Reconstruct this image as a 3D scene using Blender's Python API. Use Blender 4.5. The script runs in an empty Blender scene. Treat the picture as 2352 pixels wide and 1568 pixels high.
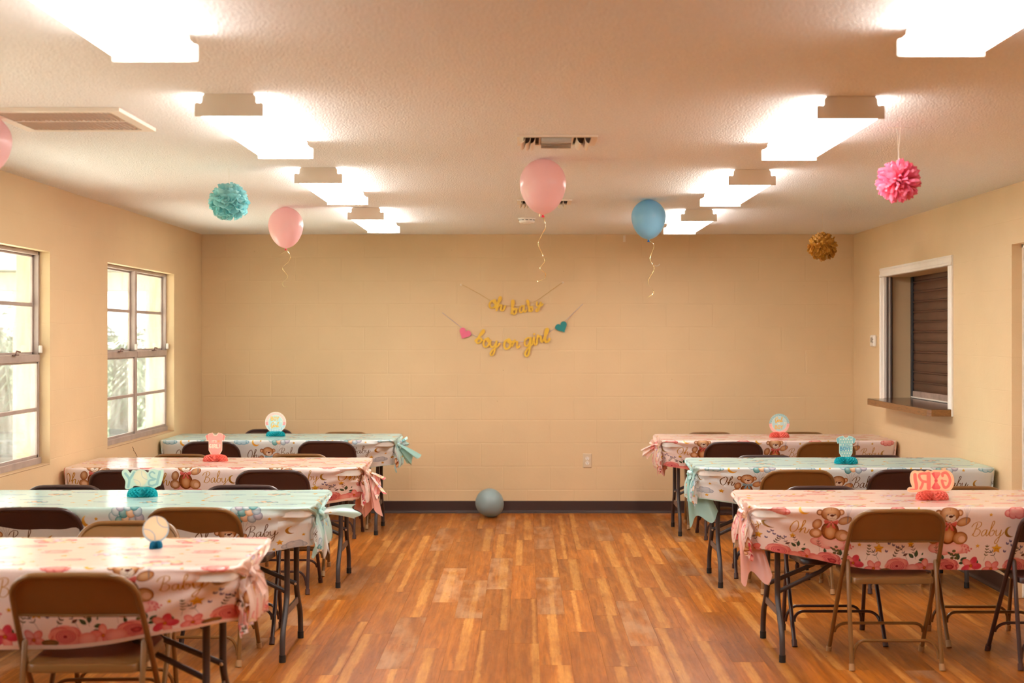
import bpy, math, random
import numpy as np
from math import pi, sin, cos, radians, hypot, atan2
from mathutils import Vector, Matrix

S = bpy.context.scene
COL = S.collection
rnd = random.Random(7)

# ------------------------------------------------------------------ camera, sky, sun, exposure
F = 3266.67                      # focal length in pixels of the 2352 px frame (50 mm lens)
VX, VY, EYE = 1206.0, 775.0, 1.536
cam = bpy.data.cameras.new('camera')
cam.lens = 50.0; cam.sensor_width = 36.0
cam.shift_x = -(VX - 1176) / 2352.0
cam.shift_y = -(784 - VY) / 2352.0
cam.clip_start = 0.05
cam.dof.use_dof = True; cam.dof.focus_distance = 8.6; cam.dof.aperture_fstop = 2.6
camo = bpy.data.objects.new('camera', cam); COL.objects.link(camo)
camo.location = (0, 0, EYE); camo.rotation_euler = (pi / 2, 0, 0)
S.camera = camo

LAMP_COL = (1.0, 0.965, 0.905)
LAMP_STR = 15.0
SKY_STR = 3.0
w = bpy.data.worlds.new('sky'); S.world = w; w.use_nodes = True
bg = w.node_tree.nodes['Background']
bg.inputs[0].default_value = (0.95, 0.97, 1.0, 1); bg.inputs[1].default_value = SKY_STR
sun = bpy.data.lights.new('sun', 'SUN'); sun.energy = 30.0; sun.color = (1.0, 0.93, 0.8); sun.angle = radians(1.5)
suno = bpy.data.objects.new('sun', sun); COL.objects.link(suno)
suno.rotation_euler = Vector((-0.50, 0.30, 0.92)).to_track_quat('Z', 'Y').to_euler()
suno.location = (-20, -8, 25)
S.view_settings.view_transform = 'Standard'; S.view_settings.look = 'None'
S.view_settings.exposure = 1.10; S.view_settings.gamma = 1.0
S.view_settings.use_curve_mapping = False
S.cycles.use_denoising = True
S.cycles.use_adaptive_sampling = True; S.cycles.adaptive_threshold = 0.02
S.cycles.max_bounces = 8; S.cycles.diffuse_bounces = 5; S.cycles.glossy_bounces = 4
S.cycles.transparent_max_bounces = 12; S.cycles.sample_clamp_indirect = 6.0
S.cycles.caustics_reflective = False; S.cycles.caustics_refractive = False

# ------------------------------------------------------------------ materials
def srgb(r, g, b):
    f = lambda c: (c / 255 / 12.92) if c / 255 <= 0.04045 else ((c / 255 + 0.055) / 1.055) ** 2.4
    return (f(r), f(g), f(b), 1.0)

class N:
    """small node builder"""
    def __init__(s, name):
        s.m = bpy.data.materials.new(name); s.m.use_nodes = True
        s.t = s.m.node_tree; s.b = s.t.nodes['Principled BSDF']; s.o = s.t.nodes['Material Output']
    def n(s, typ, **k):
        x = s.t.nodes.new(typ)
        for a, v in k.items():
            if a.startswith('i_'):
                x.inputs[a[2:].replace('_', ' ')].default_value = v
            else: setattr(x, a, v)
        return x
    def l(s, a, b): s.t.links.new(a, b)
    def coord(s, kind='Object', scale=(1, 1, 1), loc=(0, 0, 0), vec=None):
        mp = s.n('ShaderNodeMapping')
        if vec is None:
            tc = s.n('ShaderNodeTexCoord'); vec = tc.outputs[kind]
        s.l(vec, mp.inputs[0]); mp.inputs['Scale'].default_value = scale; mp.inputs['Location'].default_value = loc
        return mp.outputs[0]
    def pos(s, scale=(1, 1, 1), loc=(0, 0, 0)):
        g = s.n('ShaderNodeNewGeometry'); return s.coord(vec=g.outputs['Position'], scale=scale, loc=loc)
    def noise(s, vec, scale, detail=3, rough=0.55, dist=0.0):
        x = s.n('ShaderNodeTexNoise'); s.l(vec, x.inputs['Vector'])
        x.inputs['Scale'].default_value = scale; x.inputs['Detail'].default_value = detail
        x.inputs['Roughness'].default_value = rough; x.inputs['Distortion'].default_value = dist
        return x.outputs['Fac']
    def ramp(s, fac, stops, interp='LINEAR'):
        r = s.n('ShaderNodeValToRGB'); s.l(fac, r.inputs[0]); cr = r.color_ramp; cr.interpolation = interp
        while len(cr.elements) < len(stops): cr.elements.new(0.5)
        for e, (p, c) in zip(cr.elements, stops):
            e.position = p; e.color = c if len(c) == 4 else (*c, 1)
        return r.outputs[0]
    def mix(s, fac, a, b, mode='MIX'):
        x = s.n('ShaderNodeMix', data_type='RGBA', blend_type=mode)
        for v, i in ((fac, 0), (a, 6), (b, 7)):
            if hasattr(v, 'node'): s.l(v, x.inputs[i])
            elif i == 0: x.inputs[0].default_value = v
            else: x.inputs[i].default_value = v
        return x.outputs[2]
    def math(s, op, a, b=0.0, c=None, clamp=False):
        x = s.n('ShaderNodeMath', operation=op, use_clamp=clamp)
        for v, i in ((a, 0), (b, 1), (c, 2)):
            if v is None: continue
            if hasattr(v, 'node'): s.l(v, x.inputs[i])
            else: x.inputs[i].default_value = v
        return x.outputs[0]
    def bump(s, h, strength=0.3, dist=0.01, normal=None):
        x = s.n('ShaderNodeBump'); x.inputs['Strength'].default_value = strength; x.inputs['Distance'].default_value = dist
        s.l(h, x.inputs['Height'])
        if normal is not None: s.l(normal, x.inputs['Normal'])
        return x.outputs[0]
    def setp(s, **k):
        for a, v in k.items():
            i = s.b.inputs[a.replace('_', ' ')]
            if hasattr(v, 'node'): s.l(v, i)
            else: i.default_value = v
        return s

def simple(name, col, rough=0.5, metal=0.0, bump=None, spec=0.5, vary=0.0):
    m = N(name)
    if vary:
        c = m.coord('Object'); f = m.noise(c, 9, 3)
        lo = tuple(x * (1 - vary) for x in col[:3]) + (1,); hi = tuple(min(1, x * (1 + vary)) for x in col[:3]) + (1,)
        m.setp(Base_Color=m.ramp(f, [(0.3, lo), (0.7, hi)]))
    else: m.setp(Base_Color=col)
    m.setp(Roughness=rough, Metallic=metal)
    m.b.inputs['Specular IOR Level'].default_value = spec
    if bump:
        m.setp(Normal=m.bump(m.noise(m.coord('Object'), bump[0], 3), bump[1], bump[2]))
    return m.m

WALL_C = (0.71, 0.513, 0.295, 1)
def wall_mat(name, brick=False):
    m = N(name); p = m.pos()
    big = m.noise(p, 1.1, 3); fine = m.noise(p, 160, 2); mid = m.noise(p, 14, 4, 0.6)
    c1 = m.ramp(big, [(0.3, tuple(x * 0.94 for x in WALL_C[:3])), (0.7, tuple(x * 1.04 for x in WALL_C[:3]))])
    # little scuffs and pin holes
    vo = m.n('ShaderNodeTexVoronoi'); m.l(p, vo.inputs['Vector']); vo.inputs['Scale'].default_value = 5.0
    spot = m.math('LESS_THAN', vo.outputs['Distance'], 0.022)
    c2 = m.mix(m.math('MULTIPLY', spot, 0.45), c1, (0.35, 0.18, 0.08, 1))
    sc = m.noise(m.pos(scale=(2, 2, 7)), 3.3, 6, 0.7)
    scr = m.ramp(sc, [(0.70, (0, 0, 0)), (0.74, (1, 1, 1))])
    c3 = m.mix(m.math('MULTIPLY', scr, 0.10), c2, (0.93, 0.80, 0.62, 1))
    m.setp(Base_Color=c3, Roughness=0.55)
    h = m.math('ADD', m.math('MULTIPLY', fine, 0.35), m.math('MULTIPLY', mid, 0.9))
    if brick:
        g = m.n('ShaderNodeNewGeometry'); sp = m.n('ShaderNodeSeparateXYZ'); m.l(g.outputs['Position'], sp.inputs[0])
        cb = m.n('ShaderNodeCombineXYZ'); m.l(sp.outputs['Y'], cb.inputs[0])
        wz = m.math('ADD', sp.outputs['Z'], m.math('MULTIPLY', m.noise(p, 6, 2), 0.008)); m.l(wz, cb.inputs[1])
        bt = m.n('ShaderNodeTexBrick'); m.l(cb.outputs[0], bt.inputs['Vector'])
        bt.inputs['Scale'].default_value = 1.0; bt.inputs['Brick Width'].default_value = 0.4064
        bt.inputs['Row Height'].default_value = 0.2032; bt.inputs['Mortar Size'].default_value = 0.004
        bt.inputs['Mortar Smooth'].default_value = 1.0
        h = m.math('SUBTRACT', h, m.math('MULTIPLY', bt.outputs['Fac'], 0.5))
    m.setp(Normal=m.bump(h, 0.28, 0.004))
    return m.m
M_wall = wall_mat('painted_block')
M_wallb = wall_mat('painted_block_courses', True)

def ceil_mat():
    m = N('popcorn_ceiling'); p = m.pos()
    a = m.noise(p, 120, 3, 0.6); vo = m.n('ShaderNodeTexVoronoi', feature='SMOOTH_F1'); m.l(p, vo.inputs['Vector'])
    vo.inputs['Scale'].default_value = 150
    b = m.math('SUBTRACT', 1.0, vo.outputs['Distance'])
    h = m.math('ADD', a, m.math('MULTIPLY', b, 0.7))
    tint = m.ramp(a, [(0.35, (0.80, 0.80, 0.80)), (0.7, (0.94, 0.94, 0.94))])
    big = m.noise(p, 0.8, 3)
    m.setp(Base_Color=m.mix(m.math('MULTIPLY', big, 0.12), tint, (0.92, 0.88, 0.84, 1)), Roughness=0.8, Normal=m.bump(h, 0.85, 0.0055))
    return m.m
M_ceil = ceil_mat()

def plank_mat():
    m = N('vinyl_wood_plank')
    oi = m.n('ShaderNodeObjectInfo'); r = oi.outputs['Random']
    tc = m.n('ShaderNodeTexCoord'); sp = m.n('ShaderNodeSeparateXYZ'); m.l(tc.outputs['Object'], sp.inputs[0])
    cb = m.n('ShaderNodeCombineXYZ'); m.l(sp.outputs['X'], cb.inputs[0]); m.l(sp.outputs['Y'], cb.inputs[1])
    m.l(m.math('MULTIPLY', r, 53.0), cb.inputs[2])
    v = cb.outputs[0]
    g1 = m.noise(m.coord(vec=v, scale=(70, 3.2, 1)), 1.0, 5, 0.6, 0.6)       # grain
    g2 = m.noise(m.coord(vec=v, scale=(22, 1.3, 1)), 1.0, 3, 0.5, 1.2)
    rings = m.n('ShaderNodeTexWave', wave_type='RINGS', rings_direction='SPHERICAL'); m.l(m.coord(vec=v, scale=(9, 1.6, 1), loc=(0.3, -0.4, 0)), rings.inputs['Vector'])
    rings.inputs['Scale'].default_value = 2.6; rings.inputs['Distortion'].default_value = 3.5; rings.inputs['Detail'].default_value = 2
    base = m.ramp(g2, [(0.25, (0.235, 0.062, 0.007)), (0.5, (0.36, 0.105, 0.010)), (0.75, (0.48, 0.160, 0.018))])
    base = m.mix(m.math('MULTIPLY', m.ramp(g1, [(0.35, (0, 0, 0)), (0.75, (1, 1, 1))]), 0.62), base, (0.135, 0.036, 0.007, 1))
    base = m.mix(m.math('MULTIPLY', rings.outputs['Fac'], 0.14), base, (0.15, 0.045, 0.012, 1))
    # pale sapwood band running along the board, ragged edges
    wav = m.math('MULTIPLY', m.math('SUBTRACT', m.noise(m.coord(vec=v, scale=(1, 7, 1)), 1.0, 5, 0.7), 0.5), 0.032)
    cen = m.math('MULTIPLY', m.math('SUBTRACT', m.math('FRACT', m.math('MULTIPLY', r, 7.31)), 0.5), 0.12)
    dist = m.math('ABSOLUTE', m.math('SUBTRACT', m.math('ADD', sp.outputs['X'], wav), cen))
    wid = m.math('ADD', 0.012, m.math('MULTIPLY', m.math('FRACT', m.math('MULTIPLY', r, 3.77)), 0.022))
    band = m.math('MULTIPLY', m.math('SUBTRACT', wid, dist), 110.0, clamp=True)
    band = m.math('MULTIPLY', band, m.ramp(m.noise(m.coord(vec=v, scale=(6, 2.2, 1)), 1.0, 3, 0.6), [(0.30, (0.15,) * 3), (0.52, (1, 1, 1))]))
    has = m.math('GREATER_THAN', m.math('FRACT', m.math('MULTIPLY', r, 11.9)), 0.22)
    band = m.math('MULTIPLY', band, has)
    pale = m.ramp(m.noise(m.coord(vec=v, scale=(90, 6, 1)), 1.0, 4, 0.7), [(0.3, (0.66, 0.33, 0.08)), (0.7, (0.42, 0.155, 0.028))])
    base = m.mix(m.math('MULTIPLY', band, 0.62), base, pale)
    # grey distressed boards with knots
    dis = m.math('GREATER_THAN', m.math('FRACT', m.math('MULTIPLY', r, 5.13)), 0.80)
    patch = m.ramp(m.noise(m.coord(vec=v, scale=(9, 3, 1)), 1.0, 4, 0.6), [(0.42, (0, 0, 0)), (0.62, (1, 1, 1))])
    base = m.mix(m.math('MULTIPLY', m.math('MULTIPLY', patch, dis), 0.42), base, (0.50, 0.30, 0.17, 1))
    vo = m.n('ShaderNodeTexVoronoi'); m.l(m.coord(vec=v, scale=(16, 6, 1)), vo.inputs['Vector']); vo.inputs['Scale'].default_value = 1.0
    kn = m.math('MULTIPLY', m.math('SUBTRACT', 0.10, vo.outputs['Distance']), 14.0, clamp=True)
    base = m.mix(m.math('MULTIPLY', kn, 0.65), base, (0.075, 0.026, 0.012, 1))
    tone = m.math('ADD', 0.92, m.math('MULTIPLY', m.math('FRACT', m.math('MULTIPLY', r, 17.3)), 0.36))
    hs = m.n('ShaderNodeHueSaturation'); m.l(base, hs.inputs['Color']); m.l(tone, hs.inputs['Value'])
    scr = m.noise(m.coord('Object', scale=(4, 1.1, 1)), 2, 6, 0.75)
    m.setp(Base_Color=hs.outputs[0], Roughness=m.ramp(scr, [(0.3, (0.30,) * 3), (0.8, (0.50,) * 3)]),
           Normal=m.bump(g1, 0.22, 0.003))
    m.b.inputs['Specular IOR Level'].default_value = 0.22
    return m.m
M_plank = plank_mat()

M_base = simple('brown_vinyl_base', (0.045, 0.022, 0.018, 1), 0.42)
M_tan = simple('tan_enamel', (0.20, 0.092, 0.026, 1), 0.28, bump=(400, 0.05, 0.001), vary=0.06)
M_brown = simple('dark_brown_enamel', (0.050, 0.022, 0.020, 1), 0.30, bump=(400, 0.06, 0.001))
M_rubt = simple('tan_rubber', (0.42, 0.24, 0.11, 1), 0.6)
M_rubb = simple('brown_rubber', (0.07, 0.028, 0.022, 1), 0.55)
M_tleg = simple('grey_powder_coat', (0.062, 0.048, 0.048, 1), 0.38, metal=0.2)
M_plate = simple('grey_brace_plate', (0.17, 0.12, 0.10, 1), 0.5, metal=0.2)
M_blackcap = simple('black_rubber', (0.012, 0.010, 0.010, 1), 0.6)
M_screw = simple('zinc_screw', (0.75, 0.68, 0.58, 1), 0.3, metal=0.9)
M_tabletop = simple('white_plastic_top', (0.75, 0.72, 0.68, 1), 0.5, bump=(200, 0.1, 0.002))
M_fix = simple('white_steel', (0.86, 0.79, 0.70, 1), 0.45)
M_vent = simple('cream_steel', (0.86, 0.77, 0.67, 1), 0.45)
M_dark = simple('dark_duct', (0.035, 0.02, 0.02, 1), 0.9)
M_white = simple('white_plastic', (0.86, 0.80, 0.72, 1), 0.4)
M_beige = simple('beige_plate', (0.66, 0.52, 0.36, 1), 0.4)
M_slot = simple('slot_dark', (0.02, 0.02, 0.025, 1), 0.6)
M_trimw = simple('white_trim', (0.88, 0.82, 0.74, 1), 0.45, vary=0.03)
M_alu = simple('aged_aluminium', (0.46, 0.37, 0.33, 1), 0.5, metal=0.35, vary=0.12)
M_stain = simple('stained_shelf', (0.10, 0.045, 0.025, 1), 0.18)
M_shut = simple('bronze_shutter', (0.105, 0.045, 0.026, 1), 0.38, vary=0.15, metal=0.1)
M_shutbar = simple('weathered_bar', (0.36, 0.25, 0.20, 1), 0.6, vary=0.25)
M_caulk = simple('old_caulk', (0.50, 0.33, 0.19, 1), 0.8)
M_crack = simple('crack_line', (0.16, 0.06, 0.02, 1), 0.9)
M_tape = simple('masking_tape', (0.80, 0.70, 0.58, 1), 0.7)

def wood_edge():
    m = N('stained_wood_edge'); v = m.coord('Object', scale=(3, 1.2, 14))
    f = m.noise(v, 5, 4, 0.6, 2.0)
    m.setp(Base_Color=m.ramp(f, [(0.3, (0.10, 0.035, 0.012)), (0.55, (0.27, 0.11, 0.03)), (0.75, (0.14, 0.05, 0.018))]), Roughness=0.3)
    return m.m
M_woodedge = wood_edge()

def lens_mat():
    m = N('glowing_acrylic_lens')
    v = m.coord('Object'); sp = m.n('ShaderNodeSeparateXYZ'); m.l(v, sp.inputs[0])
    # two tubes inside read as slightly brighter bands
    f = m.math('ABSOLUTE', m.math('SUBTRACT', m.math('ABSOLUTE', sp.outputs['X']), 0.06))
    st = m.math('SUBTRACT', LAMP_STR * 1.06, m.math('MULTIPLY', f, LAMP_STR * 1.6))
    # the prismatic side walls throw far less light than the flat bottom
    g = m.n('ShaderNodeNewGeometry'); sn = m.n('ShaderNodeSeparateXYZ'); m.l(g.outputs['True Normal'], sn.inputs[0])
    st = m.math('MULTIPLY', st, m.math('SUBTRACT', 1.0, m.math('MULTIPLY', m.math('ABSOLUTE', sn.outputs['X']), 0.66)))
    e = m.n('ShaderNodeEmission'); e.inputs[0].default_value = (*LAMP_COL, 1); m.l(st, e.inputs[1])
    m.l(e.outputs[0], m.o.inputs[0])
    return m.m
M_lens = lens_mat()

def glass_mat():
    m = N('dusty_window_glass')
    tr = m.n('ShaderNodeBsdfTransparent'); tr.inputs[0].default_value = (0.94, 0.97, 0.96, 1)
    gl = m.n('ShaderNodeBsdfGlossy'); gl.inputs['Roughness'].default_value = 0.03
    df = m.n('ShaderNodeBsdfDiffuse'); df.inputs[0].default_value = (0.9, 0.9, 0.88, 1)
    tl = m.n('ShaderNodeBsdfTranslucent'); tl.inputs[0].default_value = (0.95, 0.93, 0.90, 1)
    haze = m.ramp(m.noise(m.pos(scale=(1, 1, 0.5)), 9, 6, 0.7), [(0.35, (0.03,) * 3), (0.75, (0.13,) * 3)])
    fr = m.n('ShaderNodeFresnel'); fr.inputs[0].default_value = 1.35
    a = m.n('ShaderNodeMixShader'); m.l(haze, a.inputs[0]); m.l(tr.outputs[0], a.inputs[1]); m.l(tl.outputs[0], a.inputs[2])
    b = m.n('ShaderNodeMixShader'); m.l(m.math('MULTIPLY', fr.outputs[0], 0.5), b.inputs[0]); m.l(a.outputs[0], b.inputs[1]); m.l(gl.outputs[0], b.inputs[2])
    m.l(b.outputs[0], m.o.inputs[0])
    return m.m
M_glass = glass_mat()

def latex(name, col, tcol):
    m = N(name); m.setp(Base_Color=col, Roughness=0.28)
    m.b.inputs['Coat Weight'].default_value = 0.25; m.b.inputs['Coat Roughness'].default_value = 0.12
    tl = m.n('ShaderNodeBsdfTranslucent'); tl.inputs[0].default_value = tcol
    x = m.n('ShaderNodeMixShader'); x.inputs[0].default_value = 0.35
    m.l(m.b.outputs[0], x.inputs[1]); m.l(tl.outputs[0], x.inputs[2]); m.l(x.outputs[0], m.o.inputs[0])
    return m.m
M_lpink = latex('pink_latex', (1.0, 0.68, 0.70, 1), (1.0, 0.76, 0.78, 1))
M_lblue = latex('blue_latex', (0.30, 0.62, 0.86, 1), (0.34, 0.66, 0.88, 1))
M_lpale = latex('pale_blue_latex', (0.40, 0.52, 0.54, 1), (0.3, 0.44, 0.5, 1))
M_knotp = simple('pink_knot', (0.75, 0.03, 0.08, 1), 0.35)
M_knotb = simple('blue_knot', (0.01, 0.10, 0.38, 1), 0.35)
M_ribbon = simple('gold_ribbon', (0.88, 0.66, 0.30, 1), 0.22, metal=0.45)
M_string = simple('white_string', (0.85, 0.78, 0.66, 1), 0.6)

def paper(name, c0, c1, tr=0.4):
    m = N(name); oi = m.n('ShaderNodeObjectInfo')
    c = m.ramp(oi.outputs['Random'], [(0.0, c0), (1.0, c1)])
    m.setp(Base_Color=c, Roughness=0.55)
    tl = m.n('ShaderNodeBsdfTranslucent'); m.l(c, tl.inputs[0])
    x = m.n('ShaderNodeMixShader'); x.inputs[0].default_value = tr
    m.l(m.b.outputs[0], x.inputs[1]); m.l(tl.outputs[0], x.inputs[2]); m.l(x.outputs[0], m.o.inputs[0])
    return m.m
M_paqua = paper('aqua_tissue', (0.30, 0.72, 0.76), (0.45, 0.80, 0.82))
M_ppink = paper('pink_tissue', (0.86, 0.16, 0.30), (0.92, 0.28, 0.40))
M_pgold = paper('gold_paper', (0.50, 0.22, 0.025), (0.66, 0.31, 0.035), 0.12)
M_hcoral = paper('coral_tissue', (0.90, 0.22, 0.17), (0.92, 0.26, 0.20), 0.3)
M_hteal = paper('teal_tissue', (0.01, 0.46, 0.53), (0.02, 0.52, 0.58), 0.3)
M_hblue = paper('blue_tissue', (0.02, 0.24, 0.42), (0.03, 0.28, 0.46), 0.3)

def glitter(name, col, metal=0.6):
    m = N(name); v = m.coord('Object'); f = m.noise(v, 900, 2, 0.8)
    lo = tuple(x * 0.75 for x in col[:3]); hi = tuple(min(1, x * 1.25) for x in col[:3])
    m.setp(Base_Color=m.ramp(f, [(0.4, lo), (0.6, hi)]), Roughness=0.38, Metallic=metal, Normal=m.bump(f, 0.5, 0.002))
    return m.m
M_gold = glitter('gold_glitter_card', (0.88, 0.50, 0.030), 0.0)
M_hpink = glitter('pink_glitter_card', (0.82, 0.14, 0.26), 0.0)
M_hteal2 = glitter('teal_glitter_card', (0.0, 0.24, 0.25), 0.0)
M_goldcord = simple('gold_cord', (0.62, 0.36, 0.08, 1), 0.4)
M_bluecord = simple('blue_cord', (0.36, 0.44, 0.56, 1), 0.5)
M_pinkcord = simple('pink_cord', (0.72, 0.38, 0.36, 1), 0.5)
M_cardedge = simple('card_edge', (0.9, 0.84, 0.74, 1), 0.6)

# ------------------------------------------------------------------ mesh helpers
class MB:
    def __init__(s): s.v = []; s.f = []; s.mi = []; s.uv = None
    def add(s, vs, fs, mi=0):
        o = len(s.v); s.v += [tuple(p) for p in vs]
        s.f += [tuple(i + o for i in f) for f in fs]; s.mi += [mi] * len(fs)
        return s
    def box(s, x0, x1, y0, y1, z0, z1, mi=0, bev=0.0):
        if bev:
            # chamfered box: 24 verts
            b = min(bev, (x1 - x0) / 2.01, (y1 - y0) / 2.01, (z1 - z0) / 2.01)
            vs = []; idx = {}
            for i, X in enumerate((x0, x1)):
                for j, Y in enumerate((y0, y1)):
                    for k, Z in enumerate((z0, z1)):
                        sx, sy, sz = (1, -1)[i], (1, -1)[j], (1, -1)[k]
                        idx[i, j, k] = len(vs)
                        vs += [(X, Y + sy * b, Z + sz * b), (X + sx * b, Y, Z + sz * b), (X + sx * b, Y + sy * b, Z)]
            fs = []
            g = lambda i, j, k, a: idx[i, j, k] + a
            for i in (0, 1):
                q = [g(i, 0, 0, 0), g(i, 1, 0, 0), g(i, 1, 1, 0), g(i, 0, 1, 0)]; fs.append(q if i else q[::-1])
                q = [g(0, i, 0, 1), g(1, i, 0, 1), g(1, i, 1, 1), g(0, i, 1, 1)]; fs.append(q[::-1] if i else q)
                q = [g(0, 0, i, 2), g(1, 0, i, 2), g(1, 1, i, 2), g(0, 1, i, 2)]; fs.append(q if i else q[::-1])
            for i in (0, 1):
                for j in (0, 1):
                    fs.append([g(i, j, 0, 0), g(i, j, 1, 0), g(i, j, 1, 1), g(i, j, 0, 1)])
                    fs.append([g(i, 0, j, 0), g(i, 1, j, 0), g(i, 1, j, 2), g(i, 0, j, 2)])
                    fs.append([g(0, i, j, 1), g(1, i, j, 1), g(1, i, j, 2), g(0, i, j, 2)])
                    for k in (0, 1): fs.append([g(i, j, k, 0), g(i, j, k, 1), g(i, j, k, 2)])
            s.fix = True
            return s.add(vs, fs, mi)
        vs = [(x, y, z) for x in (x0, x1) for y in (y0, y1) for z in (z0, z1)]
        return s.add(vs, [(0, 1, 3, 2), (4, 6, 7, 5), (0, 4, 5, 1), (2, 3, 7, 6), (0, 2, 6, 4), (1, 5, 7, 3)], mi)
    def tube(s, pts, r, n=8, closed=False, mi=0, cap=True, flat=None):
        P = [Vector(p) for p in pts]; m = len(P)
        rs = r if isinstance(r, (list, tuple)) else [r] * m
        T = []
        for i in range(m):
            a = P[i - 1] if (i or closed) else P[i]; b = P[(i + 1) % m] if (i < m - 1 or closed) else P[i]
            T.append((b - a).normalized())
        up = Vector((0, 0, 1)) if abs(T[0].z) < 0.9 else Vector((0, 1, 0))
        nrm = (up - T[0] * up.dot(T[0])).normalized(); vs = []
        for i in range(m):
            nrm = (nrm - T[i] * nrm.dot(T[i])).normalized(); bn = T[i].cross(nrm)
            fa, fb = flat if flat else (1, 1)
            for k in range(n):
                a = 2 * pi * k / n + pi / n
                vs.append(P[i] + (nrm * cos(a) * fa + bn * sin(a) * fb) * rs[i])
        fs = []
        for i in range(m if closed else m - 1):
            j = (i + 1) % m
            for k in range(n):
                fs.append((i * n + k, i * n + (k + 1) % n, j * n + (k + 1) % n, j * n + k))
        if cap and not closed:
            fs.append(tuple(range(n))[::-1]); fs.append(tuple(range((m - 1) * n, m * n)))
        return s.add(vs, fs, mi)
    def lathe(s, prof, n=32, c=(0, 0, 0), mi=0, sy=1.0):
        vs = []; m = len(prof)
        for r, z in prof:
            for k in range(n):
                a = 2 * pi * k / n; vs.append((c[0] + r * cos(a), c[1] + r * sin(a) * sy, c[2] + z))
        fs = []
        for i in range(m - 1):
            for k in range(n):
                fs.append((i * n + k, i * n + (k + 1) % n, (i + 1) * n + (k + 1) % n, (i + 1) * n + k))
        if prof[0][0] > 1e-5: fs.append(tuple(range(n))[::-1])
        if prof[-1][0] > 1e-5: fs.append(tuple(range((m - 1) * n, m * n)))
        return s.add(vs, fs, mi)
    def prism(s, poly, lo, hi, axis='y', mi=0):
        """extrude closed 2-D polygon; axis y: poly is (x,z); axis x: (y,z); axis z: (x,y)"""
        n = len(poly)
        def mk(p, t): return {'y': (p[0], t, p[1]), 'x': (t, p[0], p[1]), 'z': (p[0], p[1], t)}[axis]
        vs = [mk(p, lo) for p in poly] + [mk(p, hi) for p in poly]
        fs = [tuple(range(n)), tuple(range(2 * n - 1, n - 1, -1))]
        fs += [(i, n + i, n + (i + 1) % n, (i + 1) % n) for i in range(n)]
        s.fix = True
        return s.add(vs, fs, mi)
    def grid(s, fn, nu, nv, mi=0, cu=False):
        vs = [fn(i / (nu if cu else nu - 1), j / (nv - 1)) for i in range(nu) for j in range(nv)]
        fs = []
        for i in range(nu if cu else nu - 1):
            for j in range(nv - 1):
                a, b = i, (i + 1) % nu
                fs.append((a * nv + j, b * nv + j, b * nv + j + 1, a * nv + j + 1))
        return s.add(vs, fs, mi)
    def mesh(s, name, mats, smooth=True):
        me = bpy.data.meshes.new(name); me.from_pydata(s.v, [], s.f)
        for m in (mats if isinstance(mats, (list, tuple)) else [mats]): me.materials.append(m)
        if any(s.mi): me.polygons.foreach_set('material_index', s.mi)
        if getattr(s, 'fix', False):
            import bmesh
            bm = bmesh.new(); bm.from_mesh(me); bmesh.ops.recalc_face_normals(bm, faces=bm.faces); bm.to_mesh(me); bm.free()
        if smooth:
            me.polygons.foreach_set('use_smooth', [True] * len(me.polygons))
            try: me.set_sharp_from_angle(angle=radians(38))
            except Exception: pass
        if s.uv:
            uvl = me.uv_layers.new(name='UVMap')
            d = np.zeros(len(me.loops) * 2, dtype=np.float32); li = np.zeros(len(me.loops), dtype=np.int32)
            me.loops.foreach_get('vertex_index', li); uvs = np.array(s.uv, dtype=np.float32)
            uvl.data.foreach_set('uv', uvs[li].ravel())
        me.update()
        return me
    def obj(s, name, mats, parent=None, smooth=True, loc=None):
        return link(name, s.mesh(name, mats, smooth), parent, loc)

def link(name, me, parent=None, loc=None, rot=None, scale=None):
    o = bpy.data.objects.new(name, me); COL.objects.link(o)
    if parent is not None: o.parent = parent
    if loc is not None: o.location = loc
    if rot is not None: o.rotation_euler = rot
    if scale is not None: o.scale = scale
    return o
def tag(o, label=None, cat=None, group=None, kind=None):
    if label: o['label'] = label
    if cat: o['category'] = cat
    if group: o['group'] = group
    if kind: o['kind'] = kind
    return o
def thing(name, label, cat, loc=(0, 0, 0), rz=0.0, group=None):
    o = bpy.data.objects.new(name, None); COL.objects.link(o); o.location = loc; o.rotation_euler = (0, 0, rz)
    o.empty_display_size = 0.1
    return tag(o, label, cat, group)
def struct(name, label, loc=(0, 0, 0)):
    o = bpy.data.objects.new(name, None); COL.objects.link(o); o.location = loc
    return tag(o, label, kind='structure')
def dup(root, loc, rz, label, group=None):
    r = root.copy(); COL.objects.link(r); r.location = loc; r.rotation_euler = (0, 0, rz); r['label'] = label
    if group: r['group'] = group
    for ch in list(root.children):
        c = ch.copy(); COL.objects.link(c); c.parent = r
        for g in list(ch.children):
            d = g.copy(); COL.objects.link(d); d.parent = c
    return r
def P(px, py, Y):
    return Vector(((px - VX) * Y / F, Y, EYE - (py - VY) * Y / F))
def spline(pts, per=8, closed=False):
    """Catmull-Rom through 2-D or 3-D points"""
    n = len(pts); out = []
    rng = range(n if closed else n - 1)
    for i in rng:
        if closed: p0, p1, p2, p3 = pts[i - 1], pts[i], pts[(i + 1) % n], pts[(i + 2) % n]
        else: p0, p1, p2, p3 = pts[max(i - 1, 0)], pts[i], pts[i + 1], pts[min(i + 2, n - 1)]
        for k in range(per):
            t = k / per
            out.append(tuple(0.5 * ((2 * b) + (-a + c) * t + (2 * a - 5 * b + 4 * c - d) * t * t + (-a + 3 * b - 3 * c + d) * t ** 3)
                             for a, b, c, d in zip(p0, p1, p2, p3)))
    if not closed: out.append(tuple(pts[-1]))
    return out
sm = lambda t: (lambda q: q * q * (3 - 2 * q))(min(1.0, max(0.0, t)))
# ------------------------------------------------------------------ room shell
XL, XR, YB, YF, ZC = -2.833, 2.878, 12.455, -2.2, 2.44
WT = 0.20

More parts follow.
